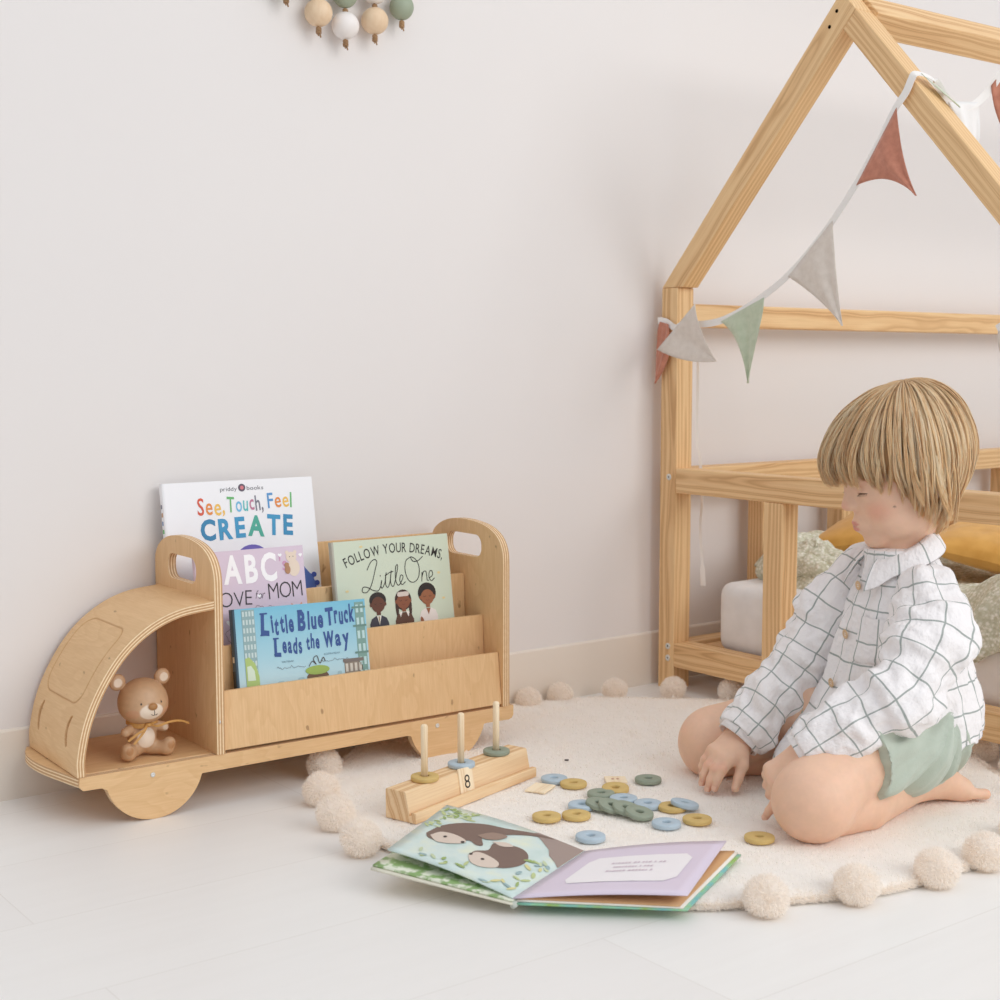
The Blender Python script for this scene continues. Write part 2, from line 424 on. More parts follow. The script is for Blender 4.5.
for uc in (.040, .150):
    ang = np.arctan2(S-s_h, (u-(uc+.030)))      # arc "(" centred to the right
    rr_ = np.hypot(S-s_h, u-(uc+.030))
    off = np.pi - np.abs(ang)
    dd = np.where(off < .72, np.abs(rr_-.030) - .0030*np.sqrt(np.clip(1-(off/.75)**2, 0, 1)), np.minimum(np.hypot(u-(uc+.030)+.030*np.cos(.72), S-s_h-.030*np.sin(.72)), np.hypot(u-(uc+.030)+.030*np.cos(.72), S-s_h+.030*np.sin(.72))))
    hole = np.maximum(hole, np.clip(1 - dd/.0008, 0, 1))
depth = .0011*g + .0045*hole
TH = .011
nxg, nzg = nx[:,None], nz[:,None]
Vo = np.stack([px[:,None]-depth*nxg, Dp, pz[:,None]-depth*nzg], -1).reshape(-1,3)
Vi = np.stack([np.broadcast_to((px-TH*nx)[:,None], S.shape), Dp, np.broadcast_to((pz-TH*nz)[:,None], S.shape)], -1).reshape(-1,3)
n = NS*ND; I = np.arange(n).reshape(NS, ND)
q = lambda A: np.stack([A[:-1,:-1], A[1:,:-1], A[1:,1:], A[:-1,1:]], -1).reshape(-1,4)
Fo = q(I); Fi = q(I+n)[:, ::-1]
rim = []
for a in (0, ND-1):
    A = I[:, a]; r_ = np.stack([A[:-1], A[:-1]+n, A[1:]+n, A[1:]], -1); rim.append(r_ if a else r_[:, ::-1])
for a in (0, NS-1):
    A = I[a, :]; r_ = np.stack([A[:-1], A[:-1]+n, A[1:]+n, A[1:]], -1); rim.append(r_ if a == 0 else r_[:, ::-1])
rim = np.concatenate(rim); Fa = np.concatenate([Fo, Fi, rim])
lay = np.r_[np.zeros(n), np.ones(n)]; gr = np.r_[np.clip(g*.75+hole, 0, 1).ravel(), np.zeros(n)]
tcc = np.stack([np.r_[u.ravel(), u.ravel()], np.r_[S.ravel(), S.ravel()], np.zeros(2*n)], -1) + [2.3, .7, .2]
mk('cab_shell', np.r_[Vo, Vi], Fa, [P_, E_], T, midx=[0]*(len(Fo)+len(Fi)) + [1]*len(rim), tc=tcc, attrs={'lay': lay, 'groove': gr}, smooth=False)
bo = [(.672,-.004)] + smooth_line([(.657,-.004),(.646,-.035),(.6425,-.070),(.645,-.110),(.6535,-.155),(.662,-.197)], 6) + [(.672,-.197)]
panel('bumper', bo, ((0,0,.0585), X, Y, Z), .013, P_, E_, T)

# ---------------------------------------------------------------- house bed
B = thing('house_bed', 'pine house shaped bed frame with gabled roof beams, standing at the right against the wall', 'bed', (1.865, -.45, 0))
PW = M['pine']; x0 = 1.843; tw = .041; xc = x0+tw/2
yL, yR = -.0475, -.8095
XE = 3.30
slope = 1.118; ang = math.atan(slope)
for xx, nm in ((xc, 0), (XE, 1)):
    for yy in (yL, yR):
        beam('post', (xx,yy,0), (xx,yy,.7397), tw, tw, X, PW, B)
    for nm2, z0, z1 in (('end_rail', .3665, .4115), ('end_rail', .043, .088)):
        beam(nm2, (xx, yL-tw/2, (z0+z1)/2), (xx, yR+tw/2, (z0+z1)/2), tw, z1-z0, X, PW, B)
    for yy in (-.305, -.555):
        beam('slat', (xx, yy, .088), (xx, yy, .3665), tw, .042, X, PW, B)
    ym = (yL+yR)/2; za = .740 + (abs(yR-yL)/2+tw/2)*slope
    # rafters: outer line from the post's outer top corner to the apex
    th = .046; nl_ = np.array([math.sin(ang), math.cos(ang)])   # for the wall side: outward = (+y, +z)
    for sgn, yo in ((1, yL+tw/2), (-1, yR-tw/2)):
        o0 = np.array([yo, .740]); o1 = np.array([ym, za])
        nv = np.array([sgn*math.sin(ang), math.cos(ang)])*th/2
        a = o0 - nv; b = o1 - nv
        if sgn > 0:
            pts = [(yo,.740), (ym, za), (ym-.0295, za-.033), (ym-.005, za-.0605), (yo - .052, .740)]
        else:
            pts = [(yo,.740), (ym-.0295, za-.033), (ym-.005, za-.0605), (yo + .0495, .740)]
        # extrude along x
        P2 = np.array(pts); d0 = np.array([(ym-yo), za-.740]); d0 /= np.linalg.norm(d0)
        V = []; tc = []; off = np.array([rnd.uniform(0,9), rnd.uniform(-.05,.05), rnd.uniform(-.05,.05)])
        for xs in (xx-tw/2, xx+tw/2):
            for p in P2:
                V.append((xs, p[0], p[1])); r_ = p-P2[0]; tc.append(off + [r_@d0, r_@np.array([-d0[1], d0[0]]), xs-xx])
        k = len(P2); Fc = [tuple(range(k)), tuple(range(2*k-1, k-1, -1))] + [(i, i+k, (i+1)%k+k, (i+1)%k) for i in range(k)]
        if sgn < 0: Fc = [tuple(reversed(f)) for f in Fc]
        mk('rafter', V, Fc, PW, B, tc=tc, bevel=.0015)
# long members
for yy in (yL, yR):
    beam('side_rail', (xc+tw/2, yy, .390), (XE-tw/2, yy, .390), tw, .042, Y, PW, B) if yy == yL else None
    beam('side_rail', (xc+tw/2, yy, .062), (XE-tw/2, yy, .062), tw, .045, Y, PW, B)
beam('plate_rail', (xc+tw/2, yL-.0, .690), (XE-tw/2, yL, .690), tw, .042, Y, PW, B)
beam('plate_rail', (xc+tw/2, yR, .690), (XE-tw/2, yR, .690), tw, .042, Y, PW, B)
rd = np.array([0, -math.cos(ang), -math.sin(ang)])
rc = np.array([0, ym-.010, za-.034])
beam('ridge_beam', (xc+tw/2, rc[1], rc[2]), (XE-tw/2, rc[1], rc[2]), .044, .044, rd, PW, B)
for xx in (2.100, 2.335, 2.62, 2.9):
    beam('side_slat', (xx, yL, .085), (xx, yL, .369), .042, .04, X, PW, B)
for (yy, zz_) in ((-.051,.395), (-.053,.080), (-.053,.058)):
    V, F = lathe_vf([(0,.0012),(.0040,.0012),(.0048,0),(.0050,-.0004),(.002,-.0004)], 16)
    V += lathe_vf([(0,.0016),(.0018,.0014)], 10)[0]; 
    F = lathe_vf([(.0018,.0004),(.0022,.0016),(.0054,.0014),(.0062,-.0004)], 16)
    V, F = F; mk('screw', [(x0-v[2], yy+v[0], zz_+v[1]) for v in V], F, M['metal'], B, smooth=True)
    V, F = lathe_vf([(0.0001,.0006),(.0019,.0006)], 10); mk('screw_recess', [(x0-v[2], yy+v[0], zz_+v[1]) for v in V], [tuple(range(9,-1,-1))]+F, M['dark'], B)
for (yy, zz_) in ((ym+.008, za-.030), (ym+.022, za-.052)):
    V, F = lathe_vf([(0.0001,.0004),(.0030,.0004)], 12); mk('screw_hole', [(x0-v[2], yy+v[0], zz_+v[1]) for v in V], [tuple(range(11,-1,-1))]+F, M['dark'], B)
def swing(o):
    """the truck and what stands in it are turned a little away from the wall"""
    bpy.context.view_layer.update()
    p = Matrix.Translation((.66,-.2,0)); m = Matrix.Translation((-.002,-.001,0)) @ p @ Matrix.Rotation(R(-1.6), 4, 'Z') @ p.inverted() @ wm(o)
    o.location = m.to_translation(); o.rotation_euler = m.to_euler()
swing(T)
cy = bpy.context.scene.cycles; cy.max_bounces = 16; cy.diffuse_bounces = 10; cy.transmission_bounces = 10
# ================================================================ books in the truck
white_ = flat('cover_white', (240,240,243), .4); page_ = flat('pages', (236,230,218), .8)
COL = {}
def ink(rgb, rough=.5):
    if rgb not in COL: COL[rgb] = flat('ink', rgb, rough)
    return COL[rgb]
def book(label, x, y, a, w, h, t, cover, roll=0., group='picture books in the truck shelf', spine_mat=None):
    """origin at the lower left corner of the front cover; x right, y up the cover, z out of the cover"""
    r = thing('picture_book', label, 'book', group=group)
    e1 = Vector((1,0,0)); e2 = Vector((0, math.sin(a), math.cos(a))); e3 = e1.cross(e2)
    m = Matrix((e1, e2, e3)).transposed().to_4x4() @ Matrix.Rotation(roll, 4, 'Z'); m.translation = Vector((x, y, .0735 + max(0, -math.sin(roll))*w))
    r.location = m.to_translation(); r.rotation_euler = m.to_euler()
    b = .0022
    prof = [(w,0),(b*1.5,0),(b*.4,-b*.5),(0,-b*1.5),(0,-t+b*1.5),(b*.4,-t+b*.5),(b*1.5,-t),(w,-t),(w,-t+b),(b*1.6,-t+b),(b,-t+b*2),(b,-b*2),(b*1.6,-b),(w,-b)]
    k = len(prof); V = [(p[0], yy, p[1]) for yy in (0, h) for p in prof]
    # side faces and end caps as strips
    F = [(i, (i+1)%k, (i+1)%k+k, i+k) for i in range(k)]
    caps = [(0,1,12,13),(1,2,11,12),(2,3,11,),(3,4,10,11),(4,5,10),(5,6,9,10),(6,7,8,9)]
    F += [tuple(reversed(c)) for c in caps] + [tuple(i+k for i in c) for c in caps]
    c_ = mk('cover', V, F, cover if not spine_mat else [cover, spine_mat], r, local=True, midx=None if not spine_mat else [1 if i in (1,2,3,4,5) else 0 for i in range(len(F))])
    V, F = box_vf(b, w-.003, .003, h-.003, -t+b, -b); mk('pages', V, F, page_, r, local=True)
    return r
def g3(*a): return ink(tuple(a))
# --- white book
AN = 9.6
b1 = book('large white picture book at the back of the truck, coloured title lettering', .857, -.0790, R(AN), .243, .361, .013, white_)
h = .361
RED, ORA, YEL, GRE, TEA, SKY, MAU, GRY = (214,84,56), (228,138,62), (238,190,84), (104,182,110), (92,190,192), (112,186,224), (190,120,150), (120,120,134)
word('title_lettering', 'See,', (.052, h-.049, .096, h-.024), .0003, [ink(RED), ink(ORA), ink(YEL), ink(YEL)], b1, .012, .8, seed=3)
word('title_lettering', 'Touch,', (.099, h-.046, .158, h-.023), .0003, [ink(GRE), ink(SKY), ink(TEA), ink(MAU), ink(GRY), ink(GRY)], b1, .012, .8, seed=4)
word('title_lettering', 'Feel', (.165, h-.045, .206, h-.022), .0003, [ink((86,150,206)), ink(ORA), ink(YEL), ink(GRE)], b1, .012, .8, seed=5)
BL1, BL2, TG = (44,130,176), (56,150,196), (70,170,150)
word('title_lettering', 'CREATE', (.054, h-.084, .206, h-.055), .0003, [ink(BL1), ink(BL2), ink(BL2), ink(TG), ink(BL2), ink((50,140,186))], b1, .038, .9, seed=7)
word('publisher_lettering', 'priddy', (.090, h-.0155, .117, h-.0095), .0003, ink((90,90,98)), b1, 0, .2)
word('publisher_lettering', 'books', (.133, h-.0155, .160, h-.0095), .0003, ink((90,90,98)), b1, 0, .2)
flat_shape('publisher_mark', blob(.125, h-.0115, .0058, .0058), .0001, ink((90,80,96)), b1); flat_shape('publisher_mark', blob(.125, h-.0115, .0030, .0030, 12), .0005, ink((214,120,130)), b1)
flat_shape('illustration', blob(.133, h-.124, .029, .027, 28), .0001, ink((104,92,178)), b1)
flat_shape('illustration', blob(.147, h-.1075, .0024, .0030, 12), .0005, ink((40,32,60)), b1)
flat_shape('illustration', [(.214,h-.210),(.214,h-.132),(.219,h-.140),(.226,h-.148),(.233,h-.150),(.231,h-.157),(.236,h-.163),(.233,h-.172),(.237,h-.185),(.230,h-.215)], .0001, ink((86,116,190)), b1)
for i in range(3): flat_shape('illustration', blob(.232+.004*(i%2), h-.150-.013*i, .0044, .0040, 12), .0004, ink((70,92,176)), b1)
for i, c in enumerate([GRY,(190,150,120),(120,150,190),GRE,GRY,(110,110,120),(120,160,160),GRY,MAU,GRY]):   # little marks up the spine
    V, F = box_vf(-.0003, 0, h-.03-.012*i-.006, h-.03-.012*i, -.0085, -.0045+.001*(i%2)); mk('spine_lettering', V, F, ink(c), b1, local=True)
swing(b1)
# --- lavender book
lav = flat('cover_lavender', (216,198,214), .45)
b2 = book('lavender picture book with white letters and small animal drawings, beside the truck divider', .868, -.1440, R(9.0), .171, .266, .011, lav)
h = .266
word('title_lettering', 'ABC', (.0425, h-.0465, .128, h-.008), .0003, ink((250,248,250)), b2, .035, .2)
word('title_lettering', "'s", (.131, h-.034, .143, h-.014), .0003, ink((206,150,186)), b2, .01, .2)
word('title_lettering', 'LOVE', (.021, h-.080, .083, h-.058), .0003, ink((46,40,46)), b2, -.012, .5, seed=3)
word('title_lettering', 'for', (.0885, h-.072, .103, h-.060), .0003, ink((70,60,70)), b2, -.01, .6, slant=.2)
word('title_lettering', 'MOM', (.110, h-.075, .164, h-.051), .0003, ink((46,40,46)), b2, -.012, .5, seed=5)
def heart(cx, cy, s): return [(cx+s*.06*16*math.sin(t)**3, cy+s*.06*(13*math.cos(t)-5*math.cos(2*t)-2*math.cos(3*t)-math.cos(4*t))) for t in [2*math.pi*i/20 for i in range(20)]]
for cx, cy, s, c in ((.133,h-.012,.0032,(250,250,252)),(.166,h-.014,.003,(250,250,252)),(.130,h-.094,.0045,(250,250,252)),(.167,h-.088,.0035,(250,250,252)),(.045,h-.102,.0045,(250,250,252)),(.048,h-.148,.004,(60,56,110)),(.095,h-.068,.003,(250,250,252))):
    flat_shape('illustration', heart(cx, cy, s), .0001, ink(c), b2)
cr = ink((232,214,196)); br = ink((176,130,96)); ol = ink((128,112,120))
flat_shape('illustration', blob(.154, h-.032, .0095, .0125), .0001, cr, b2); flat_shape('illustration', blob(.151, h-.016, .0085, .0075), .0003, cr, b2)
for s in (-1, 1): flat_shape('illustration', blob(.151+s*.0065, h-.0095, .0028, .0032, 10), .0002, cr, b2); flat_shape('illustration', blob(.151+s*.0028, h-.0155, .0006, .0008, 8), .0007, ink((60,50,50)), b2)
flat_shape('illustration', blob(.1435, h-.034, .0045, .0065), .0006, br, b2); flat_shape('illustration', blob(.1425, h-.027, .0038, .0034), .0008, br, b2)
fx = ink((226,156,112)); flat_shape('illustration', [(.146,h-.100),(.145,h-.083),(.150,h-.087),(.157,h-.087),(.162,h-.083),(.163,h-.094),(.166,h-.100)], .0001, fx, b2)
for cx, cy, r_ in ((.093,h-.093,.011),(.112,h-.094,.010),(.062,h-.108,.012),(.050,h-.120,.011)):
    pts = [(cx+r_*math.cos(t)*(1+.12*math.sin(5*t)), cy+r_*math.sin(t)*(1+.1*math.cos(7*t))) for t in [2*math.pi*i/40 for i in range(41)]]
    V, F = stroke_vf(pts, .0006, .0004); V2, F2 = stroke_vf([(cx-r_*.5+r_*.5*i/6, cy+.3*r_*math.sin(i*1.7)) for i in range(7)], .0006, .0004)
    V, F = merge([(V,F),(V2,F2)]); mk('illustration', V, F, ol, b2, local=True)
swing(b2)
# --- mint green book
mint = flat('cover_mint', (206,216,196), .5); mints = flat('cover_mint_spine', (190,186,172), .5)
b3 = book('pale mint picture book with curved black title and three drawn children, at the right end', 1.087, -.1440, R(9.0), .207, .266, .012, mint, spine_mat=mints)
h = .266
word('title_lettering', 'FOLLOW YOUR DREAMS,', (.022, h-.040, .193, h-.025), .0003, ink((38,36,34)), b3, .004, .15, arcd=(.017,.42))
LT = [[(.062,.046),(.070,.058),(.078,.062),(.082,.057),(.078,.046),(.072,.030),(.066,.018),(.058,.010),(.050,.012),(.052,.019),(.060,.018),(.070,.012),(.080,.010),(.086,.018),(.088,.026),(.086,.018),(.088,.013),(.094,.022),(.098,.038),(.095,.020),(.099,.013),(.104,.022),(.108,.040),(.105,.021),(.109,.013),(.114,.022),(.120,.040),(.121,.048),(.117,.044),(.115,.024),(.119,.014),(.125,.018),(.130,.027),(.126,.030),(.123,.022),(.127,.014),(.134,.018)],
      [(.148,.058),(.138,.052),(.135,.036),(.140,.020),(.150,.015),(.160,.022),(.163,.038),(.158,.052),(.148,.058),(.152,.050),(.162,.050),(.172,.056)],
      [(.166,.014),(.168,.030),(.167,.022),(.171,.030),(.176,.029),(.177,.016),(.180,.014)],
      [(.181,.018),(.188,.022),(.188,.029),(.183,.029),(.181,.020),(.185,.013),(.192,.017)],
      [(.095,.033),(.103,.036)], [(.103,.037),(.112,.038)], [(.086,.033),(.0865,.035)]]
parts = []
for st in LT:
    pts = [(.010+x*.92-.010, h-.087+y*.92+ (x-.1)*.04) for x, y in st]
    parts.append(stroke_vf(smooth_line(pts, 5), .0013, .0004))
V, F = merge(parts); mk('title_script', V, F, ink((34,32,30)), b3, local=True)
def kid(cx, cy, skin, hair, top, kind):
    flat_shape('illustration', blob(cx, cy+.0055 if kind != 1 else cy+.001, .0148 if kind != 2 else .0165, .0125 if kind == 0 else .016), .0001, ink(hair), b3)
    if kind == 1:
        for s in (-1, 1): flat_shape('illustration', blob(cx+s*.0118, cy-.010, .0028, .014), .0002, ink(hair), b3)
    flat_shape('illustration', [(cx-.0035,cy-.017),(cx+.0035,cy-.017),(cx+.0035,cy-.008),(cx-.0035,cy-.008)], .0004, ink(skin), b3)
    sh = [(cx-.0165,cy-.052),(cx-.0165,cy-.030),(cx-.013,cy-.022),(cx-.005,cy-.018),(cx+.005,cy-.018),(cx+.013,cy-.022),(cx+.0165,cy-.030),(cx+.0165,cy-.052)]
    flat_shape('illustration', sh, .0003, ink(top), b3)
    flat_shape('illustration', blob(cx, cy-.001, .0118, .0118), .0006, ink(skin), b3)
    for s in (-1, 1):
        flat_shape('illustration', blob(cx+s*.0125, cy-.001, .0022, .003, 10), .0005, ink(skin), b3)
        V, F = stroke_vf([(cx+s*.005-.0022, cy+.0008), (cx+s*.005, cy-.0006), (cx+s*.005+.0022, cy+.0008)], .0006, .0010); mk('illustration', V, F, ink((36,22,18)), b3, local=True)
    V, F = stroke_vf([(cx-.003, cy-.005), (cx, cy-.0066), (cx+.003, cy-.005)], .0006, .0010); mk('illustration', V, F, ink((110,50,40)), b3, local=True)
    if kind == 0:
        flat_shape('illustration', [(cx-.004,cy-.018),(cx+.004,cy-.018),(cx,cy-.032)], .0006, ink((230,226,214)), b3)
        flat_shape('illustration', [(cx-.001,cy-.019),(cx+.001,cy-.019),(cx,cy-.031)], .0009, ink((150,120,70)), b3)
    if kind == 1:
        flat_shape('illustration', rrect(cx-.0105, cy+.0065, cx+.0105, cy+.0135, .003, 3), .0010, ink((214,200,190)), b3)
        flat_shape('illustration', [(cx-.009,cy-.018),(cx-.003,cy-.016),(cx-.007,cy-.025)], .0006, ink((240,232,224)), b3); flat_shape('illustration', [(cx+.009,cy-.018),(cx+.003,cy-.016),(cx+.007,cy-.025)], .0006, ink((240,232,224)), b3)
    if kind == 2:
        flat_shape('illustration', [(cx-.004,cy-.018),(cx+.004,cy-.018),(cx,cy-.028)], .0006, ink(skin), b3)
        flat_shape('illustration', blob(cx-.0125, cy-.038, .003, .008, 12, .2), .0007, ink(skin), b3)
    flat_shape('illustration', blob(cx, cy-.0415, .010, .0036, 14), .0008, ink(skin), b3)
kid(.071, h-.0985, (98,56,38), (36,26,24), (58,56,68), 0)
kid(.116, h-.0975, (136,80,54), (62,36,28), (92,58,42), 1)
kid(.160, h-.0950, (150,94,62), (36,26,24), (232,222,216), 2)
for cx, cy in ((.05,.010),(.185,.060),(.190,.100),(.020,.075),(.045,.120)): flat_shape('illustration', blob(cx, h-cy, .003, .002, 6), .0001, ink((226,206,150)), b3)
for i in range(8):
    V, F = box_vf(-.0003, 0, h-.095-.016*i-.010, h-.095-.016*i, -.008, -.004); mk('spine_lettering', V, F, ink((90,84,76)), b3, local=True)
swing(b3)
# --- blue book
def sky_cover():
    t = NT('cover_blue'); sx = t.n('ShaderNodeSeparateXYZ'); t.l(t.obj(), sx.inputs[0])
    c = t.ramp(t.math('DIVIDE', sx.outputs['Y'], .19), [(.25, lin((206,224,228))), (.60, lin((164,206,220))), (1., lin((110,184,212)))])
    return t.done(c, .4)
b4 = book('blue landscape board book with dark blue curly lettering, in the front pocket of the truck', .8965, -.1885, R(10.4), .212, .186, .014, sky_cover(), roll=R(-1.2), spine_mat=flat('cover_navy', (66,92,112), .5))
h = .186; NV = ink((44,78,142))
def curly(s, bx, bold, seed, slant=0.): word('title_lettering', s, bx, .0004, NV, b4, bold, 1.1, seed=seed, slant=slant)
curly('L', (.042, h-.040, .057, h-.012), .05, 1)
curly('ittle', (.058, h-.038, .094, h-.013), .035, 2)
curly('B', (.100, h-.037, .114, h-.011), .05, 3); curly('lue', (.116, h-.035, .142, h-.010), .035, 4)
curly('T', (.145, h-.034, .159, h-.010), .04, 5); curly('ruck', (.159, h-.032, .193, h-.007), .035, 6)
curly('L', (.060, h-.069, .072, h-.047), .05, 7); curly('eads', (.073, h-.068, .104, h-.046), .035, 8)
curly('the', (.111, h-.065, .133, h-.045), .035, 9); curly('W', (.139, h-.064, .157, h-.043), .05, 10); curly('ay', (.158, h-.064, .182, h-.041), .035, 11)
# serif bars on the big letters
for x, y, w_ in ((.041,h-.0105,.012),(.040,h-.0405,.012),(.100,h-.0105,.008),(.059,h-.0470,.009),(.059,h-.0695,.009)):
    flat_shape('title_lettering', rrect(x, y, x+w_, y+.0022, .0008, 2), .0004, NV, b4)
for s, bx in (('WRITTEN BY', (.070,h-.081,.089,h-.0785)), ('ILLUSTRATED BY', (.138,h-.076,.164,h-.0735))): word('credit_lettering', s, bx, .0004, ink((96,120,136)), b4)
rr = random.Random(2)
for x0_, x1_, y_ in ((.062,.107,h-.089),(.132,.177,h-.085)):
    pts = [(x0_+(x1_-x0_)*i/26, y_ + (.0032 if i in (0,1,13,14) else rr.uniform(-.0012,.0016))*(1 if i%2 else .5)) for i in range(27)]
    V, F = stroke_vf(smooth_line(pts, 3), .0006, .0005); mk('credit_script', V, F, ink((110,120,130)), b4, local=True)
def tower(x0, y0, x1, y1, c, cw, nx, ny, nm='illustration'):
    flat_shape(nm, [(x0,y0),(x1,y0),(x1,y1),(x0,y1)], .0001, ink(c), b4)
    dx, dy = (x1-x0)/nx, (y1-y0)/ny; parts = []
    for i in range(nx):
        for j in range(ny):
            a, b = x0+dx*(i+.22), y0+dy*(j+.2); V = [(a,b,.0005),(a+dx*.56,b,.0005),(a+dx*.56,b+dy*.6,.0005),(a,b+dy*.6,.0005)]; parts.append((V, [(0,1,2,3)]))
    V, F = merge(parts); mk('illustration', V, F, ink(cw), b4, local=True)
tower(.0135, .045, .033, h-.002, (142,172,176), (196,214,214), 4, 12)
tower(.034, .010, .054, .070, (140,170,182), (200,216,220), 4, 5)
tower(.194, .010, .209, h-.004, (122,158,150), (186,214,214), 2, 9)
for yy in (h-.037, h-.076, h-.010): flat_shape('illustration', rrect(.189, yy-.003, .2115, yy, .001, 2), .0007, ink((104,140,132)), b4)
tower(.170, .020, .200, .098, (140,128,116), (206,200,188), 4, 4)
flat_shape('illustration', rrect(.168, .096, .202, .101, .001, 2), .0007, ink((120,110,104)), b4)
flat_shape('illustration', [(.014,.020),(.014,.116),(.020,.118),(.029,.108),(.034,.090),(.034,.050),(.030,.020)], .0003, ink((172,196,118)), b4)
flat_shape('illustration', [(.016,.085),(.016,.105),(.022,.106),(.027,.098),(.028,.085)], .0008, ink((210,226,206)), b4)
for x, w_, hh in ((.062,.010,.080),(.080,.008,.075),(.094,.010,.082),(.146,.009,.078),(.158,.007,.085)): flat_shape('illustration', rrect(x, .03, x+w_, hh, .002, 2), .0001, ink((164,194,202)), b4)
flat_shape('illustration', [(.110,.020),(.108,.082),(.112,.086),(.140,.086),(.143,.082),(.141,.020)], .0003, ink((110,82,58)), b4)
flat_shape('illustration', blob(.1255, .090, .0195, .0065), .0006, ink((150,176,84)), b4)
V, F = stroke_vf(smooth_line([(.112,.096),(.118,.103),(.124,.098),(.120,.106),(.126,.110),(.130,.099),(.136,.107),(.139,.101)], 5), .0011, .0009); mk('illustration', V, F, ink((70,52,44)), b4, local=True)
V, F = box_vf(-.0003, 0, .112, .120, -.009, -.004); mk('spine_mark', V, F, ink((220,216,206)), b4, local=True)
V, F = box_vf(-.0004, -.0001, .060, .1, -.011, -.003); mk('spine_mark', V, F, ink((40,50,60)), b4, local=True)
swing(b4)

# ================================================================ wall garland of wooden beads (only its lowest beads are in the picture)
cordm = cloth('jute', (176,140,100), (150,112,76), 1200, .3)
G = thing('bead_hanging', 'wooden bead wall hanging with sage, white and natural beads knotted on brown cord', 'wall decoration', (1.19, -.02, 1.35))
bw = {'n': NT('bead_wood'), }
t = bw['n']; nn = t.noise(t.mapping(t.obj(), (3,3,1)), 60, 3); bw['n'] = t.done(t.mix(nn, lin((240,216,186)), lin((222,188,150))), .5)
bw['w'] = flat('bead_white', (240,234,230), .55); bw['g'] = flat('bead_sage', (158,168,146), .55); bw['l'] = flat('bead_pale_sage', (196,206,192), .55)
hoop_c = (1.19, -.02, 1.36)
V, F = tube_vf([(hoop_c[0]+.10*math.cos(2*math.pi*i/40), -.012, hoop_c[2]+.10*math.sin(2*math.pi*i/40)) for i in range(41)], .005, 10, cap=False); mk('hoop', V, F, bw['n'], G, smooth=True)
strands = [(1.075, 1.166, 'lnw'), (1.130, 1.129, 'nwg'), (1.177, 1.1165, 'wgn'), (1.2300, 1.1310, 'nwg'), (1.2800, 1.1590, 'gnw')]
for k, (bx, bz, cs) in enumerate(strands):
    top = hoop_c[2] - math.sqrt(max(.0001, .01-(bx-hoop_c[0])**2)) if abs(bx-hoop_c[0]) < .1 else hoop_c[2]
    y = -.0235
    tube('cord', [(bx, y, bz-.027), (bx, y, bz+.10), (bx*.93+.07*hoop_c[0], y, top)], .0012, cordm, G, 6)
    z = bz
    for c in cs[:2 if top-bz < .15 else 3]:
        V, F = uvsphere_vf((bx, y, z), (.0212, .0212, .0205) if c != 'g' else (.0190,.0190,.0200), 32, 20); mk('bead', V, F, bw[c], G, smooth=True)
        kn = []
        for q in range(7): kn.append(tube_vf([(bx+.0035*math.cos(a+q), y+.0035*math.sin(a+q), z-.0225-.0012*q+.0012*math.sin(2*a)) for a in [0,1,2,3,4,5,6]], .0013, 6))
        kn.append(tube_vf([(bx+.001, y, z-.028), (bx+.0025, y-.002, z-.0365)], .0012, 6)); kn.append(tube_vf([(bx-.001, y, z-.028), (bx-.0015, y-.002, z-.0345)], .0012, 6))
        V, F = merge(kn); mk('knot', V, F, cordm, G, smooth=True)
        z += .046

# ================================================================ bunting on the gable
tape = cloth('cotton_tape', (240,236,232), None, 1500, .1); terra = cloth('muslin_terracotta', (202,136,112), (184,118,96), 700, .5, big=90)
beige = cloth('muslin_beige', (226,216,206), (216,205,194), 700, .5, big=90); sage = cloth('muslin_sage', (200,208,184), (186,197,170), 700, .5, big=90); pale = cloth('muslin_white', (236,234,232), None, 700, .4, big=90)
N_ = thing('bunting', 'string of muslin triangle flags in terracotta, beige and sage tied over the bed gable', 'bunting', (1.83, -.3, .74))
XB = 1.8405
line = [(1.886,-.022,.664),(1.862,-.021,.672),(1.838,-.024,.681),(1.8385,-.045,.678),(1.8385,-.068,.667),(1.838,-.090,.673),(1.836,-.139,.672),(1.833,-.187,.677),(1.831,-.240,.694),(1.829,-.293,.718),(1.828,-.341,.746),(1.828,-.390,.786),(1.829,-.435,.831),(1.830,-.477,.882),(1.831,-.515,.936),(1.833,-.545,.987),(1.8365,-.562,1.011),(1.8385,-.570,1.029),(1.843,-.574,1.038),(1.862,-.580,1.036),(1.882,-.582,1.029),(1.900,-.588,1.006),(1.925,-.592,.996),(1.950,-.600,.998),(1.975,-.608,1.018),(1.99,-.620,1.045),(2.01,-.635,1.08)]
pts = smooth_line([Vector(p) for p in line], 6)
npts = len(pts)
def tnorm(i):
    f = i/6.
    if f < 2: return (0,1,0)
    if f < 15.5: return (-1,0,0)
    if f < 18: return (-1,-.3,.3)
    if f < 20: return (0,-.7,.7)
    return (-.8,-.5,0)
ribbon('tape', pts, .0120, .0010, tnorm, tape, N_)
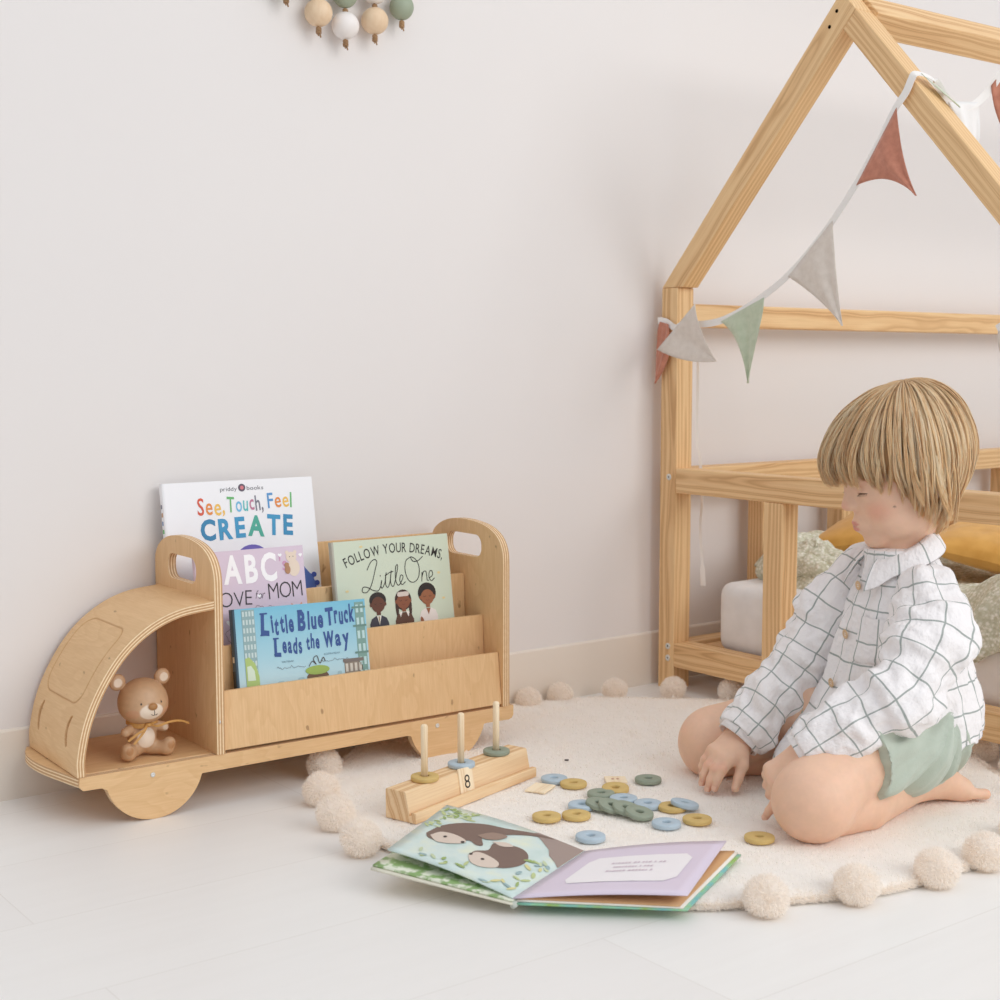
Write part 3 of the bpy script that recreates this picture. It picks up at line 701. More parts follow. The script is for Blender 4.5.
def flag(p, mat, depth=.0, wav=.004, seed=1, sub=14, bulge=0.):
    """cloth triangle: p = four or more outline corners [a, b, tip] in (x,y,z); edges are drawn through control points"""
    a, b, c, mid_ac, mid_bc = [Vector(q) for q in p]
    rr = random.Random(seed); ph = rr.uniform(0, 6); V = []; F = []; n = sub
    nrm = (b-a).cross(c-a).normalized()
    idx = {}
    for i in range(n+1):
        t = i/n
        l = a*(1-t)**2 + mid_ac*2*t*(1-t) + c*t*t; r_ = b*(1-t)**2 + mid_bc*2*t*(1-t) + c*t*t
        for j in range(n+1):
            s = j/n; q = l.lerp(r_, s)
            w_ = (1-t*.6)*wav*(math.sin(ph+s*5.5+t*2.2)+.5*math.sin(s*13+ph*2+t*4)) * min(1, t*4) + bulge*math.sin(math.pi*s)*math.sin(math.pi*min(1,t*1.1))
            V.append(q + nrm*w_)
    m = n+1
    for i in range(n):
        for j in range(n): F.append((i*m+j, i*m+j+1, (i+1)*m+j+1, (i+1)*m+j))
    o = mk('flag', V, F, mat, N_, smooth=True)
    s_ = o.modifiers.new('thick', 'SOLIDIFY'); s_.thickness = .0008; s_.offset = 0
    return o
XF = 1.834
def fx_(y, z, x=XF): return (x, y, z)
flag([fx_(-.030,.679,1.836), fx_(-.052,.674,1.836), fx_(-.026,.566,1.829), fx_(-.020,.640,1.831), fx_(-.072,.622,1.838)], terra, seed=2, wav=.0035)
flag([fx_(-.132,.708,1.824), fx_(-.034,.628,1.826), fx_(-.190,.606,1.820), fx_(-.150,.655,1.816), fx_(-.110,.600,1.824)], beige, seed=4, wav=.003, bulge=-.004)
flag([fx_(-.187,.675,1.832), fx_(-.290,.713,1.828), fx_(-.259,.569,1.826), fx_(-.246,.650,1.828), fx_(-.292,.660,1.824)], sage, seed=5, wav=.0045)
flag([fx_(-.343,.745,1.827), fx_(-.434,.829,1.827), fx_(-.461,.662,1.824), fx_(-.420,.705,1.826), fx_(-.440,.750,1.824)], beige, seed=7, wav=.004)
flag([fx_(-.478,.880,1.829), fx_(-.549,.990,1.832), fx_(-.596,.853,1.823), fx_(-.540,.900,1.828), fx_(-.560,.910,1.826)], terra, seed=8, wav=.0045)
flag([(1.850,-.579,1.0385), (1.896,-.588,1.012), (1.885,-.625,.985), (1.868,-.600,1.012), (1.898,-.606,1.000)], sage, seed=9, wav=.001)
flag([(1.905,-.588,1.002), (1.962,-.604,1.004), (1.945,-.610,.920), (1.925,-.60,.96), (1.965,-.61,.96)], pale, seed=10, wav=.004)
flag([(1.980,-.612,1.030), (2.02,-.640,1.095), (2.02,-.66,.915), (1.975,-.625,.95), (2.05,-.67,1.02)], terra, seed=11, wav=.006)
flag([(1.830,-.742,.660), (1.830,-.80,.690), (1.826,-.748,.615), (1.828,-.735,.64), (1.828,-.79,.64)], beige, seed=12, wav=.002)
near_ = smooth_line([Vector(q) for q in [(1.828,-.738,.652),(1.829,-.765,.668),(1.832,-.80,.688),(1.838,-.815,.690),(1.8395,-.833,.688),(1.850,-.834,.690),(1.884,-.833,.692)]], 5)
ribbon('tape', near_, .010, .001, lambda i: (-1,0,0) if i < 20 else (0,-1,0), tape, N_)
tail = smooth_line([Vector(p) for p in [(1.886,-.022,.664),(1.888,-.072,.655),(1.890,-.075,.47),(1.896,-.077,.43),(1.903,-.077,.35),(1.898,-.078,.30),(1.904,-.078,.24),(1.908,-.078,.190)]], 6)
ribbon('tape', tail, lambda i: .0055 if i < 38 else .0095, .001, lambda i: (-1, -.6+.4*math.sin(i*.3), 0), tape, N_)

# ================================================================ bedding
matt = cloth('mattress_cover', (238,236,235), (230,228,227), 500, .3)
def pillow_vf(c, ax, ay, az, L, W, H, n=40, pinch=.55, seed=1, wr=.004):
    """cushion: a pinched superellipse pillow with pulled corners"""
    c = Vector(c); ax, ay, az = [Vector(q).normalized() for q in (ax, ay, az)]; rr = random.Random(seed); o = Vector((rr.uniform(0,50),)*3)
    V = []; F = []
    for side in (1, -1):
        for i in range(n+1):
            for j in range(n+1):
                u, v = 2*i/n-1, 2*j/n-1
                hgt = (max(0,1-abs(u)**2.4)**.5)*(max(0,1-abs(v)**2.4)**.5)
                k = 1 - .09*(1-abs(u)**2)*(abs(v)**3); k2 = 1 - .09*(1-abs(v)**2)*(abs(u)**3)
                p = c + ax*(u*L/2*k2) + ay*(v*W/2*k)
                w_ = noise.noise(p*18+o)*wr + noise.noise(p*45+o)*wr*.4
                V.append(p + az*(side*(hgt*H/2) + w_*(.3+hgt)))
    m = (n+1)**2
    for sd in (0, 1):
        for i in range(n):
            for j in range(n):
                q = [sd*m+i*(n+1)+j, sd*m+(i+1)*(n+1)+j, sd*m+(i+1)*(n+1)+j+1, sd*m+i*(n+1)+j+1]; F.append(tuple(q if sd == 0 else q[::-1]))
    return V, F
def rounded_slab(x0,x1,y0,y1,z0,z1,r,n=6,wr=.003,seed=1):
    bm = bmesh.new(); bmesh.ops.create_cube(bm, size=1)
    for v in bm.verts: v.co = Vector(((x0+x1)/2+v.co.x*(x1-x0), (y0+y1)/2+v.co.y*(y1-y0), (z0+z1)/2+v.co.z*(z1-z0)))
    bmesh.ops.bevel(bm, geom=bm.edges[:]+bm.verts[:], offset=r, segments=n, affect='EDGES', profile=.6)
    for _ in range(5):
        bmesh.ops.subdivide_edges(bm, edges=[e for e in bm.edges if e.calc_length() > .035], cuts=1, use_grid_fill=True)
    bmesh.ops.triangulate(bm, faces=[f for f in bm.faces if len(f.verts) > 4])
    for v in bm.verts:
        w_ = noise.noise(v.co*9+Vector((seed,0,0)))*wr*1.5 + noise.noise(v.co*28)*wr*.5; v.co += Vector((w_, w_, w_*.6))
    bm.verts.index_update(); V = [tuple(v.co) for v in bm.verts]; F = [tuple(q.index for q in f.verts) for f in bm.faces]; bm.free(); return V, F
V, F = box_vf(1.90, 3.26, -.775, -.085, .060, .072)
for i in range(9):
    xx = 1.95+i*.15; beam('bed_slat_board', (xx,-.072,.073), (xx,-.786,.073), .06, .012, X, PW, B)
V, F = rounded_slab(2.17, 3.25, -.777, -.082, .080, .190, .030, wr=.003); Mt = mk('mattress', V, F, matt, smooth=True); tag(Mt, 'white mattress lying inside the pine house bed', 'mattress')
V, F = rounded_slab(1.897, 2.162, -.768, -.122, .0755, .206, .030, n=8, wr=.006, seed=5); Dv = mk('folded_duvet', V, F, matt, smooth=True); tag(Dv, 'folded white duvet at the foot end of the house bed, rounded white corner', 'duvet')
def knit():
    t = NT('knit'); o = t.obj()
    v = t.n('ShaderNodeTexVoronoi', Scale=1.); t.l(t.mapping(o, (150, 150, 180)), v.inputs['Vector'])
    n = t.noise(t.mapping(o, (150,150,150)), 1., 2.)
    c = t.mix(t.ramp(v.outputs['Distance'], [(.15, (0,0,0,1)), (.7, (1,1,1,1))]), lin((246,244,234)), lin((206,206,184)))
    c = t.mix(t.ramp(n, [(.48,(0,0,0,1)),(.62,(.8,.8,.8,1))]), c, lin((194,192,166)))
    t.bump(t.math('SUBTRACT', 1., v.outputs['Distance']), .8, .003); return t.done(c, .95)
def drape(name, us, vs_, fn, mat, thick, label, cat):
    V = [fn(u, v) for u in us for v in vs_]; nv = len(vs_); F = []
    for i in range(len(us)-1):
        for j in range(nv-1): F.append((i*nv+j, (i+1)*nv+j, (i+1)*nv+j+1, i*nv+j+1))
    o = mk(name, V, F, mat, smooth=True); s_ = o.modifiers.new('thick','SOLIDIFY'); s_.thickness = thick; s_.offset = 1; tag(o, label, cat); return o
def bl(u, v):
    # u along the bed, v across from the wall (0) to the open side (1)
    x = 1.960 + .05*math.exp(-(v/.10)**2) + u*.60; y = -.110 - v*.655
    z = .236 + .016*math.sin(v*7+1.0) + .030*math.exp(-((v-.09)/.09)**2)*(.8+.3*math.sin(u*9)) + .010*noise.noise(Vector((x*22, y*22, 0))) - .003*math.sin(v*40+u*3)*(1-v)
    z += .050*max(0, v-.62)/.38
    e = min(1, u/.13); z -= (1-e)**2*.035*(1 + .5*math.sin(v*11)); x -= .015*math.sin(v*5.5)*(1-e)
    w = min(1, max(0, (v-.76)/.12)); w = w*w*(3-2*w); s_ = max(0, 1-u/.13)
    x += (1.880 - .004*math.sin(v*60) - x)*w*min(1, s_*1.6); z -= w*max(0, s_-.35)*.155
    return (x, y, z)
Bk = drape('knitted_blanket', np.r_[np.linspace(0,.14,26)[:-1], np.linspace(.14,1,60)], np.linspace(0,1,110), bl, knit(), .012, 'sage and cream knitted blanket lying rumpled on the house bed', 'blanket')
# gathered roll of the blanket near the first slat
rl = []
for k in range(3):
    P = smooth_line([Vector((1.985+.012*k, -.150-.028*k, .216+.014*k)), Vector((1.985+.014*k, -.200-.02*k, .236+.013*k)), Vector((1.985+.02*k, -.260, .242+.010*k)), Vector((1.99+.02*k, -.315-.02*k, .226))], 8)
    Vq, Fq = tube_vf(P, [(.014+.010*math.sin(math.pi*i/(len(P)-1)))*(1+.12*math.sin(i*1.9+k)) for i in range(len(P))], 14); rl.append((Vq, Fq))
V, F = merge(rl); o = mk('fold', V, F, knit(), Bk, smooth=True)
musd = cloth('linen_mustard', (222,170,88), (208,154,72), 900, .3, sheen=.2)
def honey():
    t = NT('honeycomb'); uv = t.attr('tc'); sx = t.n('ShaderNodeSeparateXYZ'); t.l(uv, sx.inputs[0])
    s = 1/.021; x = t.math('MULTIPLY', sx.outputs['X'], s); y = t.math('MULTIPLY', sx.outputs['Y'], s)
    def hexd(ox, oy):
        a = t.math('ABSOLUTE', t.math('SUBTRACT', t.math('PINGPONG', t.math('ADD', x, 40+ox), 1.) if 0 else t.math('FLOORED_MODULO', t.math('ADD', x, 40+ox), 1.), .5))
        b = t.math('ABSOLUTE', t.math('SUBTRACT', t.math('FLOORED_MODULO', t.math('ADD', y, 40*1.7320508+oy), 1.7320508), .8660254))
        return t.math('MAXIMUM', a, t.math('ADD', t.math('MULTIPLY', a, .5), t.math('MULTIPLY', b, .8660254)))
    d_ = t.math('MINIMUM', hexd(0,0), hexd(.5,.8660254))
    c = t.ramp(d_, [(.405, lin((204,156,66))), (.435, lin((240,230,212)))])
    return t.done(c, .9)
def cushion(label, c, ax, ay, az, L, W, H, mat, seed=1, wr=.003):
    V, F = pillow_vf(c, ax, ay, az, L, W, H, seed=seed, wr=wr); n = 41; tc = [((i/40-.5)*L, (j/40-.5)*W, 0) for _ in range(2) for i in range(n) for j in range(n)]
    return tag(mk('cushion', V, F, mat, smooth=True, tc=tc), label, 'cushion', 'cushions on the house bed')
cushion('mustard linen cushion beside the wall slats, its pointed corner in front of the child\'s chin', (2.20,-.275,.300), (.25,-.96,.16), (.93,.25,.20), (-.25,-.1,.96), .26, .24, .070, musd, 2)
cushion('mustard linen cushion behind the child\'s back, corner pointing down to the right', (2.24,-.510,.278), (.30,-.94,-.16), (.93,.30,.10), (-.2,-.15,.96), .27, .26, .075, musd, 3)
cushion('mustard and white honeycomb patterned cushion behind the plain mustard one', (2.46,-.45,.276), (0.4,-.91,0), (.35,.15,.92), (-.86,-.4,.35), .34, .15, .06, honey(), 4)
cushion('small sage green cushion at the far end of the house bed', (2.76,-.46,.315), (.35,-.93,0), (.2,.07,.97), (-.93,-.35,.1), .20, .20, .08, cloth('linen_sage', (150,158,120)), 5)
cushion('pale beige cushion leaning behind the green one, at the far end of the house bed', (2.86,-.36,.320), (.35,-.93,.15), (.2,.07,.97), (-.93,-.35,.1), .24, .18, .08, cloth('linen_beige', (226,214,200)), 6)

# ================================================================ rug with pompoms
RC = np.array([1.42, -.495]); RR = .488; ZR = .013
rugm = NT('rug_wool'); o = rugm.obj(); n1 = rugm.noise(o, 900, 2); n2 = rugm.noise(o, 120, 3)
rugm.bump(rugm.math('ADD', n1, n2), .7, .002); rugc = rugm.mix(n2, lin((251,246,240)), lin((246,239,231))); nt_ = rugm; rugm = rugm.done(rugc, .95)
tuft = NT('rug_tuft'); tuft.b.inputs['Base Color'].default_value = lin((254,249,243)); tuft.b.inputs['Roughness'].default_value = .95
tr_ = tuft.n('ShaderNodeBsdfTranslucent', Color=lin((254,249,243))); ms_ = tuft.n('ShaderNodeMixShader', Fac=.45)
tuft.l(tuft.b.outputs[0], ms_.inputs[1]); tuft.l(tr_.outputs[0], ms_.inputs[2]); tuft.l(ms_.outputs[0], tuft.t.nodes['Material Output'].inputs[0]); tuft = tuft.m
def soft_normals(me, N):
    me.polygons.foreach_set('use_smooth', np.ones(len(me.polygons), dtype=bool)); me.normals_split_custom_set_from_vertices(np.asarray(N).tolist())
nr, na = 60, 240; V = []; 
def redge(a): return RR*(1+.010*math.sin(5*a+1)+.008*math.sin(13*a))
for side in (0, 1):
    for i in range(nr+1):
        f = (i/nr)
        for k in range(na):
            a = 2*math.pi*k/na; r_ = redge(a)*f; x, y = RC[0]+r_*math.cos(a), min(RC[1]+r_*math.sin(a), -.010)
            rim_ = max(0, (f-.975)/.025)
            z = (ZR + .0012*noise.noise(Vector((x*25,y*25,0))) + .0010*noise.noise(Vector((x*90,y*90,3))) - rim_**2*.006) if side == 0 else .001 + rim_**2*.002
            V.append((x, y, z))
F = []; m = (nr+1)*na
for i in range(nr):
    for k in range(na):
        q = (i*na+k, (i+1)*na+k, (i+1)*na+(k+1)%na, i*na+(k+1)%na); F.append(q); F.append(tuple(j+m for j in reversed(q)))
for k in range(na): F.append((nr*na+k, nr*na+k+m, nr*na+(k+1)%na+m, nr*na+(k+1)%na))
Rg = thing('round_rug', 'round cream wool rug edged with big pompoms, lying on the white floor', 'rug', (RC[0], RC[1], 0))
mk('rug_base', V, F, rugm, Rg, smooth=True)
rg = np.random.default_rng(4)
def blades(P, Nn, ln, wd, rg):
    """one small curved tuft triangle per point"""
    n = len(P); t = rg.normal(size=(n,3)); t -= (t*Nn).sum(1)[:,None]*Nn; t /= np.linalg.norm(t,axis=1)[:,None]; b = np.cross(Nn, t)
    tip = P + Nn*ln[:,None] + b*(ln*rg.uniform(-.7,.7,n))[:,None] + t*(ln*rg.uniform(-.4,.4,n))[:,None]
    V = np.stack([P - t*wd[:,None] - Nn*.001, P + t*wd[:,None] - Nn*.001, tip], 1).reshape(-1,3)
    return V, np.arange(3*n).reshape(-1,3)
n = 150000; a = rg.uniform(0, 2*math.pi, n); f = np.sqrt(rg.uniform(0, 1, n)); rd_ = RR*(1+.010*np.sin(5*a+1)+.008*np.sin(13*a))
P = np.stack([RC[0]+rd_*f*np.cos(a), RC[1]+rd_*f*np.sin(a), np.full(n, ZR-.0005)], 1); P = P[P[:,1] < -.014]; n = len(P)
ne = 26000; ae = rg.uniform(0, 2*math.pi, ne); re_ = RR*(1+.010*np.sin(5*ae+1)+.008*np.sin(13*ae)); Pe = np.stack([RC[0]+re_*np.cos(ae), RC[1]+re_*np.sin(ae), rg.uniform(.002,.0115,ne)], 1); ke = Pe[:,1] < -.016; Pe = Pe[ke]; ae = ae[ke]; ne = len(Pe)
V1, F1 = blades(P, np.tile([0,0,1.], (n,1)), rg.uniform(.0012,.0030,n), rg.uniform(.0005,.0010,n), rg)
V2, F2 = blades(Pe, np.stack([np.cos(ae), np.sin(ae), np.full(ne,.35)], 1)/1.06, rg.uniform(.002,.0055,ne), rg.uniform(.0005,.001,ne), rg)
pl = mk('pile', np.r_[V1,V2], np.r_[F1, F2+len(V1)], tuft, Rg)
pomv = []
for s in range(3):
    rg2 = np.random.default_rng(20+s); bm = bmesh.new(); bmesh.ops.create_icosphere(bm, subdivisions=4, radius=.0205)
    for v in bm.verts: v.co *= 1 + .10*noise.noise(v.co*60+Vector((s*7,0,0))) + .06*noise.noise(v.co*170)
    bm.verts.index_update(); Vc = np.array([v.co for v in bm.verts]); Fc = [tuple(q.index for q in f.verts) for f in bm.faces]; bm.free()
    n = 3600; D_ = rg2.normal(size=(n,3)); D_ /= np.linalg.norm(D_,axis=1)[:,None]
    rad_ = np.array([.0205*(1 + .10*noise.noise(Vector(q)*.0205*60+Vector((s*7,0,0)))) for q in D_])
    Vb, Fb = blades(D_*rad_[:,None], D_, rg2.uniform(.0025,.0050,n), rg2.uniform(.0004,.0009,n), rg2)
    Vp = np.r_[Vc, Vb]; Vp[:,2] = np.maximum(Vp[:,2]*.94, -.0185)
    me = bpy.data.meshes.new('pompom'); me.from_pydata(Vp.tolist(), [], Fc + (Fb+len(Vc)).tolist()); me.materials.append(tuft)

    pomv.append(me)
px_ = [(1.035,-.180),(.968,-.285),(.930,-.388),(.905,-.490),(1.155,-.925),(1.262,-.962),(1.378,-.984),(1.472,-.985),(1.575,-.964),(1.530,-.030),(1.600,-.034),(1.700,-.066),(1.793,-.120),(1.862,-.195)]
have = [math.atan2(y-RC[1], x-RC[0]) for x, y in px_]
for k in range(30):
    a = 2*math.pi*k/30; x, y = RC[0]+(RR+.017)*math.cos(a), RC[1]+(RR+.017)*math.sin(a)
    if all(math.hypot(x-p[0], y-p[1]) > .078 for p in px_) and y < -.03 and not (.84 < x < 1.22 and -.95 < y < -.50): px_.append((x, y))
for k, (x, y) in enumerate(px_):
    o = bpy.data.objects.new('pompom', pomv[k % 3]); C.objects.link(o); o.parent = Rg
    s_ = 1.12 if k < 9 else 1.
    o.location = (x-RC[0], y-RC[1], .0190*s_); o.rotation_euler = (0, 0, k*1.7); o.scale = (s_, s_, s_)
    st = mk('pompom_cord', *tube_vf([(x, y, .012), (RC[0]+(x-RC[0])*.94, RC[1]+(y-RC[1])*.94, .008)], .0022, 6), rugm, Rg)

# ================================================================ counting toy
Lr = [('mustard', (214,184,116)), ('blue', (184,202,214)), ('sage', (150,160,142))]
ringm = {}
for nm, c in Lr:
    t = NT('ring_'+nm); nn = t.noise(t.obj(), 120, 3); ringm[nm] = t.done(t.mix(nn, lin(c), lin(tuple(int(v*.94) for v in c))), .65)
def ring_mesh():
    ro, ri, hh, b = .0188, .0055, .0064, .0016
    pr_ = [(ri, b), (ri+b*.3, b*.3), (ri+b, 0), (ro-b, 0), (ro-b*.3, b*.3), (ro, b), (ro, hh-b), (ro-b*.3, hh-b*.3), (ro-b, hh), (ri+b, hh), (ri+b*.3, hh-b*.3), (ri, hh-b), (ri, b)]
    V, F = lathe_vf(pr_[:-1], 40); n_ = 40; N = len(pr_)-1
    F = F[:n_*(N-1)]
    for k in range(n_): F.append(((N-1)*n_+k, (N-1)*n_+(k+1)%n_, (k+1)%n_, k))
    return V, F
def add_ring(c, x, y, z, label, group, rx=0., ry=0.):
    V, F = ring_mesh(); o = mk('counting_ring', V, F, ringm[c], smooth=True); tag(o, label, 'ring', group)
    o.location = (x, y + (.008 if z < ZR+.02 else 0), z); o.rotation_euler = (rx, ry, 0); return o
A_ = np.array([.986,-.420]); ld = np.array([math.cos(R(16.3)), math.sin(R(16.3))]); wd_ = np.array([ld[1], -ld[0]]); zb = ZR+.001
K = thing('peg_counting_board', 'long pine block toy with three pegs and a front ledge, standing on the rug', 'toy', (float(A_[0]), float(A_[1]), zb))
M['tile'] = wood('tile_wood', (250,234,204), (246,224,190), (228,198,158), freq=20)
prof = [(0,0),(0,.0375),(.0015,.039),(.0325,.039),(.034,.0375),(.0395,.0125),(.0395,.0085),(.0434,.0085),(.0434,.013),(.0440,.0137),(.0505,.0137),(.0515,.0127),(.0515,0)]
panel('base_block', [(w_, z) for w_, z in prof], ((A_[0], A_[1], zb), (wd_[0],wd_[1],0), Z, (ld[0],ld[1],0)), .268, M['pine_toy'], M['pine_toy'], K, bevel=.0005)
ob = K.children[0]; at_ = ob.data.attributes['tc']; n = len(at_.data); buf = np.zeros(n*3, np.float32); at_.data.foreach_get('vector', buf); buf = buf.reshape(-1,3)[:, [2,0,1]]; at_.data.foreach_set('vector', np.ascontiguousarray(buf).ravel())
for s, c, w_ in ((.057,'mustard',.0185), (.136,'blue',.0180), (.217,'sage',.0175)):
    p = A_ + ld*s + wd_*w_
    V, F = lathe_vf([(0,0),(.0046,0),(.0046,.0735),(.0038,.0755),(.0015,.0765),(0,.0766)], 20, (p[0], p[1], zb+.038)); mk('peg', V, F, M['tile'], K, smooth=True, tc=np.array(V)[:, [2,0,1]]*1.0)
    add_ring(c, p[0]+.0006, p[1], zb+.0393, '%s ring around the %s peg of the wooden board' % ({'mustard':'mustard','blue':'pale blue','sage':'dark sage'}[c], {'mustard':'left','blue':'middle','sage':'right'}[c]), 'rings on the pegs')
p = A_ + ld*.106 + wd_*.0402; e1 = np.array([ld[0], ld[1], 0]); e3 = np.array([wd_[0]*.975, wd_[1]*.975, .215]); e3 /= np.linalg.norm(e3); e2 = np.cross(e3, e1); e2 = e2 if e2[2] > 0 else -e2
t8 = thing('number_tile', 'small wooden tile with black number 8, leaning on the peg board', 'tile', (p[0], p[1], zb+.0090)); mx = Matrix((Vector(e1), Vector(e2), Vector(np.cross(e1, e2)))).transposed().to_4x4() @ Matrix.Rotation(R(-4), 4, 'Z'); mx.translation = Vector(t8.location)
t8.rotation_euler = mx.to_euler(); t8.location = mx.to_translation()
def tilem():
    V, F = box_vf(0, .030, 0, .036, 0, .0028); return np.array(V), F
V, F = tilem(); mk('tile', V, F, M['tile'], t8, tc=V[:, [1,0,2]]+[.3,.013,.02], local=True, bevel=.0008)
mk('numeral', *(lambda q: (q.data, 0))(0) if 0 else (lambda v: v)(([(0,0,0)], [])), M['dark'], t8, local=True) if 0 else word('numeral', '8', (.0095, .0085, .0205, .0270), .0031, M['dark'], t8, -.008)
def tile(x, y, z, rz, label, tx=0., nm=None):
    r_ = thing('number_tile', label, 'tile', (x, y, z), (tx, 0, rz)); V, F = tilem(); V = V*[1,1.1,1]; mk('tile', V - [.014,.018,0], F, M['tile'], r_, tc=V[:, [1,0,2]]+[x, .01, .02], local=True, bevel=.0008)
    if nm: [flat_shape('printed_mark', blob(x_, .001, .0022, .0030, 10), .0029, ink((190,130,104)), r_) for x_ in (-.0035, .0035)]
    return r_
tile(1.221, -.446, ZR+.0014, R(-62), 'blank pale wooden tile lying on the rug nearest the peg board')
tile(1.328, -.484, ZR+.0030, R(-37), 'wooden tile with faint marks lying behind a mustard ring', R(-5), True)
zr = ZR+.0014
RL = 'rings scattered on the rug'
for c, q, dz, lab, rx, ry in [
    ('blue', (1.262,-.437), 0, 'pale blue ring partly hidden behind the blank wooden tile', 0, 0),
    ('mustard', (1.269,-.471), 0, 'mustard ring touching the blank wooden tile', 0, 0),
    ('sage', (1.366,-.519), 0, 'dark sage ring farthest right of the sage ones, beside the marked tile', 0, 0),
    ('sage', (1.268,-.530), 0, 'dark sage ring at the back left of the pile, behind the overlapping sage row', 0, 0),
    ('mustard', (1.298,-.526), .0012, 'mustard ring resting against the marked wooden tile', R(4), R(-4)),
    ('blue', (1.214,-.554), 0, 'pale blue ring half covered at the left end of the sage row', 0, 0),
    ('blue', (1.277,-.566), 0, 'pale blue ring half covered behind the middle of the sage row', 0, 0),
    ('sage', (1.230,-.570), .0030, 'dark sage ring at the left end of the overlapping row', R(8), R(4)),
    ('sage', (1.235,-.589), .0042, 'dark sage ring second in the overlapping row', R(13), R(4)),
    ('sage', (1.243,-.608), .0042, 'dark sage ring third in the overlapping row', R(13), R(4)),
    ('sage', (1.245,-.631), .0036, 'dark sage ring at the front of the overlapping row', R(11), R(3)),
    ('blue', (1.287,-.603), 0, 'pale blue ring just left of the mustard and blue overlapping pair', 0, 0),
    ('mustard', (1.304,-.632), 0, 'mustard ring almost hidden under a pale blue ring', 0, 0),
    ('blue', (1.318,-.640), .0040, 'pale blue ring lying on top of a mustard ring', R(4), R(10)),
    ('mustard', (1.146,-.563), 0, 'mustard ring farthest left of all the loose rings', 0, 0),
    ('mustard', (1.181,-.581), 0, 'mustard ring left of the overlapping sage row, second from the left', 0, 0),
    ('blue', (1.250,-.677), 0, 'pale blue ring in front of the sage row', 0, 0),
    ('mustard', (1.293,-.689), 0, 'mustard ring in front of the overlapping blue and mustard pair', 0, 0),
    ('blue', (1.139,-.658), 0, 'pale blue ring nearest the open picture book', 0, 0),
    ('mustard', (1.303,-.787), 0, 'mustard ring lying alone in front of the child\'s knee', 0, 0)]:
    add_ring(c, q[0], q[1], zr+dz, lab, RL, rx, ry)
V, F = merge([box_vf(-.003,.003,-.0014,.0014,0,.0016)]); o = mk('paper_scrap', V, F, M['dark']); o.location = (1.344,-.358,ZR+.0018); o.rotation_euler = (0,0,R(-40)); tag(o, 'tiny dark scrap lying alone on the rug behind the rings', 'scrap')

# ================================================================ open board book
OB = thing('open_board_book', 'open board book with otter picture on the left page and lavender right page', 'book', (1.02,-.70,.014))
def patch(name, c, mat, n=(12,12), th=.0016, sag=0., parent=OB):
    """sheet between four corners c = near gutter, far gutter, far outer, near outer"""
    g0, g1, o1, o0 = [Vector(q) for q in c]; V = []; F = []; tc = []
    for i in range(n[0]+1):
        for j in range(n[1]+1):
            u, v = i/n[0], j/n[1]; p = g0.lerp(g1, v).lerp(o0.lerp(o1, v), u); p.z += sag*math.sin(math.pi*u)
            V.append(p); tc.append((u, v, 0))
    m = n[1]+1
    for i in range(n[0]):
        for j in range(n[1]): F.append((i*m+j, (i+1)*m+j, (i+1)*m+j+1, i*m+j+1))
    nn = (o0-g0).cross(g1-g0); 
    if nn.z < 0: F = [f[::-1] for f in F]
    o = mk(name, V, F, mat, parent, smooth=True, tc=tc); s_ = o.modifiers.new('thick','SOLIDIFY'); s_.thickness = th; s_.offset = -1
    return o
class Page:
    def __init__(s, c, sag): s.c = [Vector(q) for q in c]; s.sag = sag
    def at(s, u, v, lift=.0006):
        g0, g1, o1, o0 = s.c; p = g0.lerp(g1, v).lerp(o0.lerp(o1, v), u); p.z += s.sag*math.sin(math.pi*u)+lift; return p
    def shape(s, name, outline, mat, lift=.0004, sub=1):
        bm = bmesh.new(); vs = [bm.verts.new((a, b, 0)) for a, b in outline]
        for i in range(len(vs)): bm.edges.new((vs[i], vs[(i+1)%len(vs)]))
        bmesh.ops.triangle_fill(bm, edges=bm.edges[:], use_beauty=True)
        bmesh.ops.subdivide_edges(bm, edges=bm.edges[:], cuts=2, use_grid_fill=True); bmesh.ops.triangulate(bm, faces=bm.faces[:])
        bm.verts.index_update(); V = [s.at(v.co.x, v.co.y, lift) for v in bm.verts]; F = [tuple(q.index for q in f.verts) for f in bm.faces]; bm.free()
        return mk(name, V, F, mat, OB)
def otter_page():
    t = NT('page_water'); uv = t.attr('tc'); n = t.noise(t.mapping(uv, (3,3,1)), 1.4, 4)
    c = t.ramp(n, [(.3, lin((190,212,206))), (.5, lin((206,222,218))), (.7, lin((222,228,206)))])
    return t.done(c, .35)
SP0, SP1 = (.934,-.758,.020), (1.092,-.694,.022)     # gutter near, far
wl_, wr_ = page_, page_
tan_ = flat('page_tan', (206,160,112), .5); grn = NT('page_green'); n = grn.noise(grn.mapping(grn.attr('tc'), (6,6,1)), 2., 4); grn = grn.done(grn.mix(grn.ramp(n, [(.45,(0,0,0,1)),(.55,(1,1,1,1))]), lin((222,226,206)), lin((140,172,110))), .4)
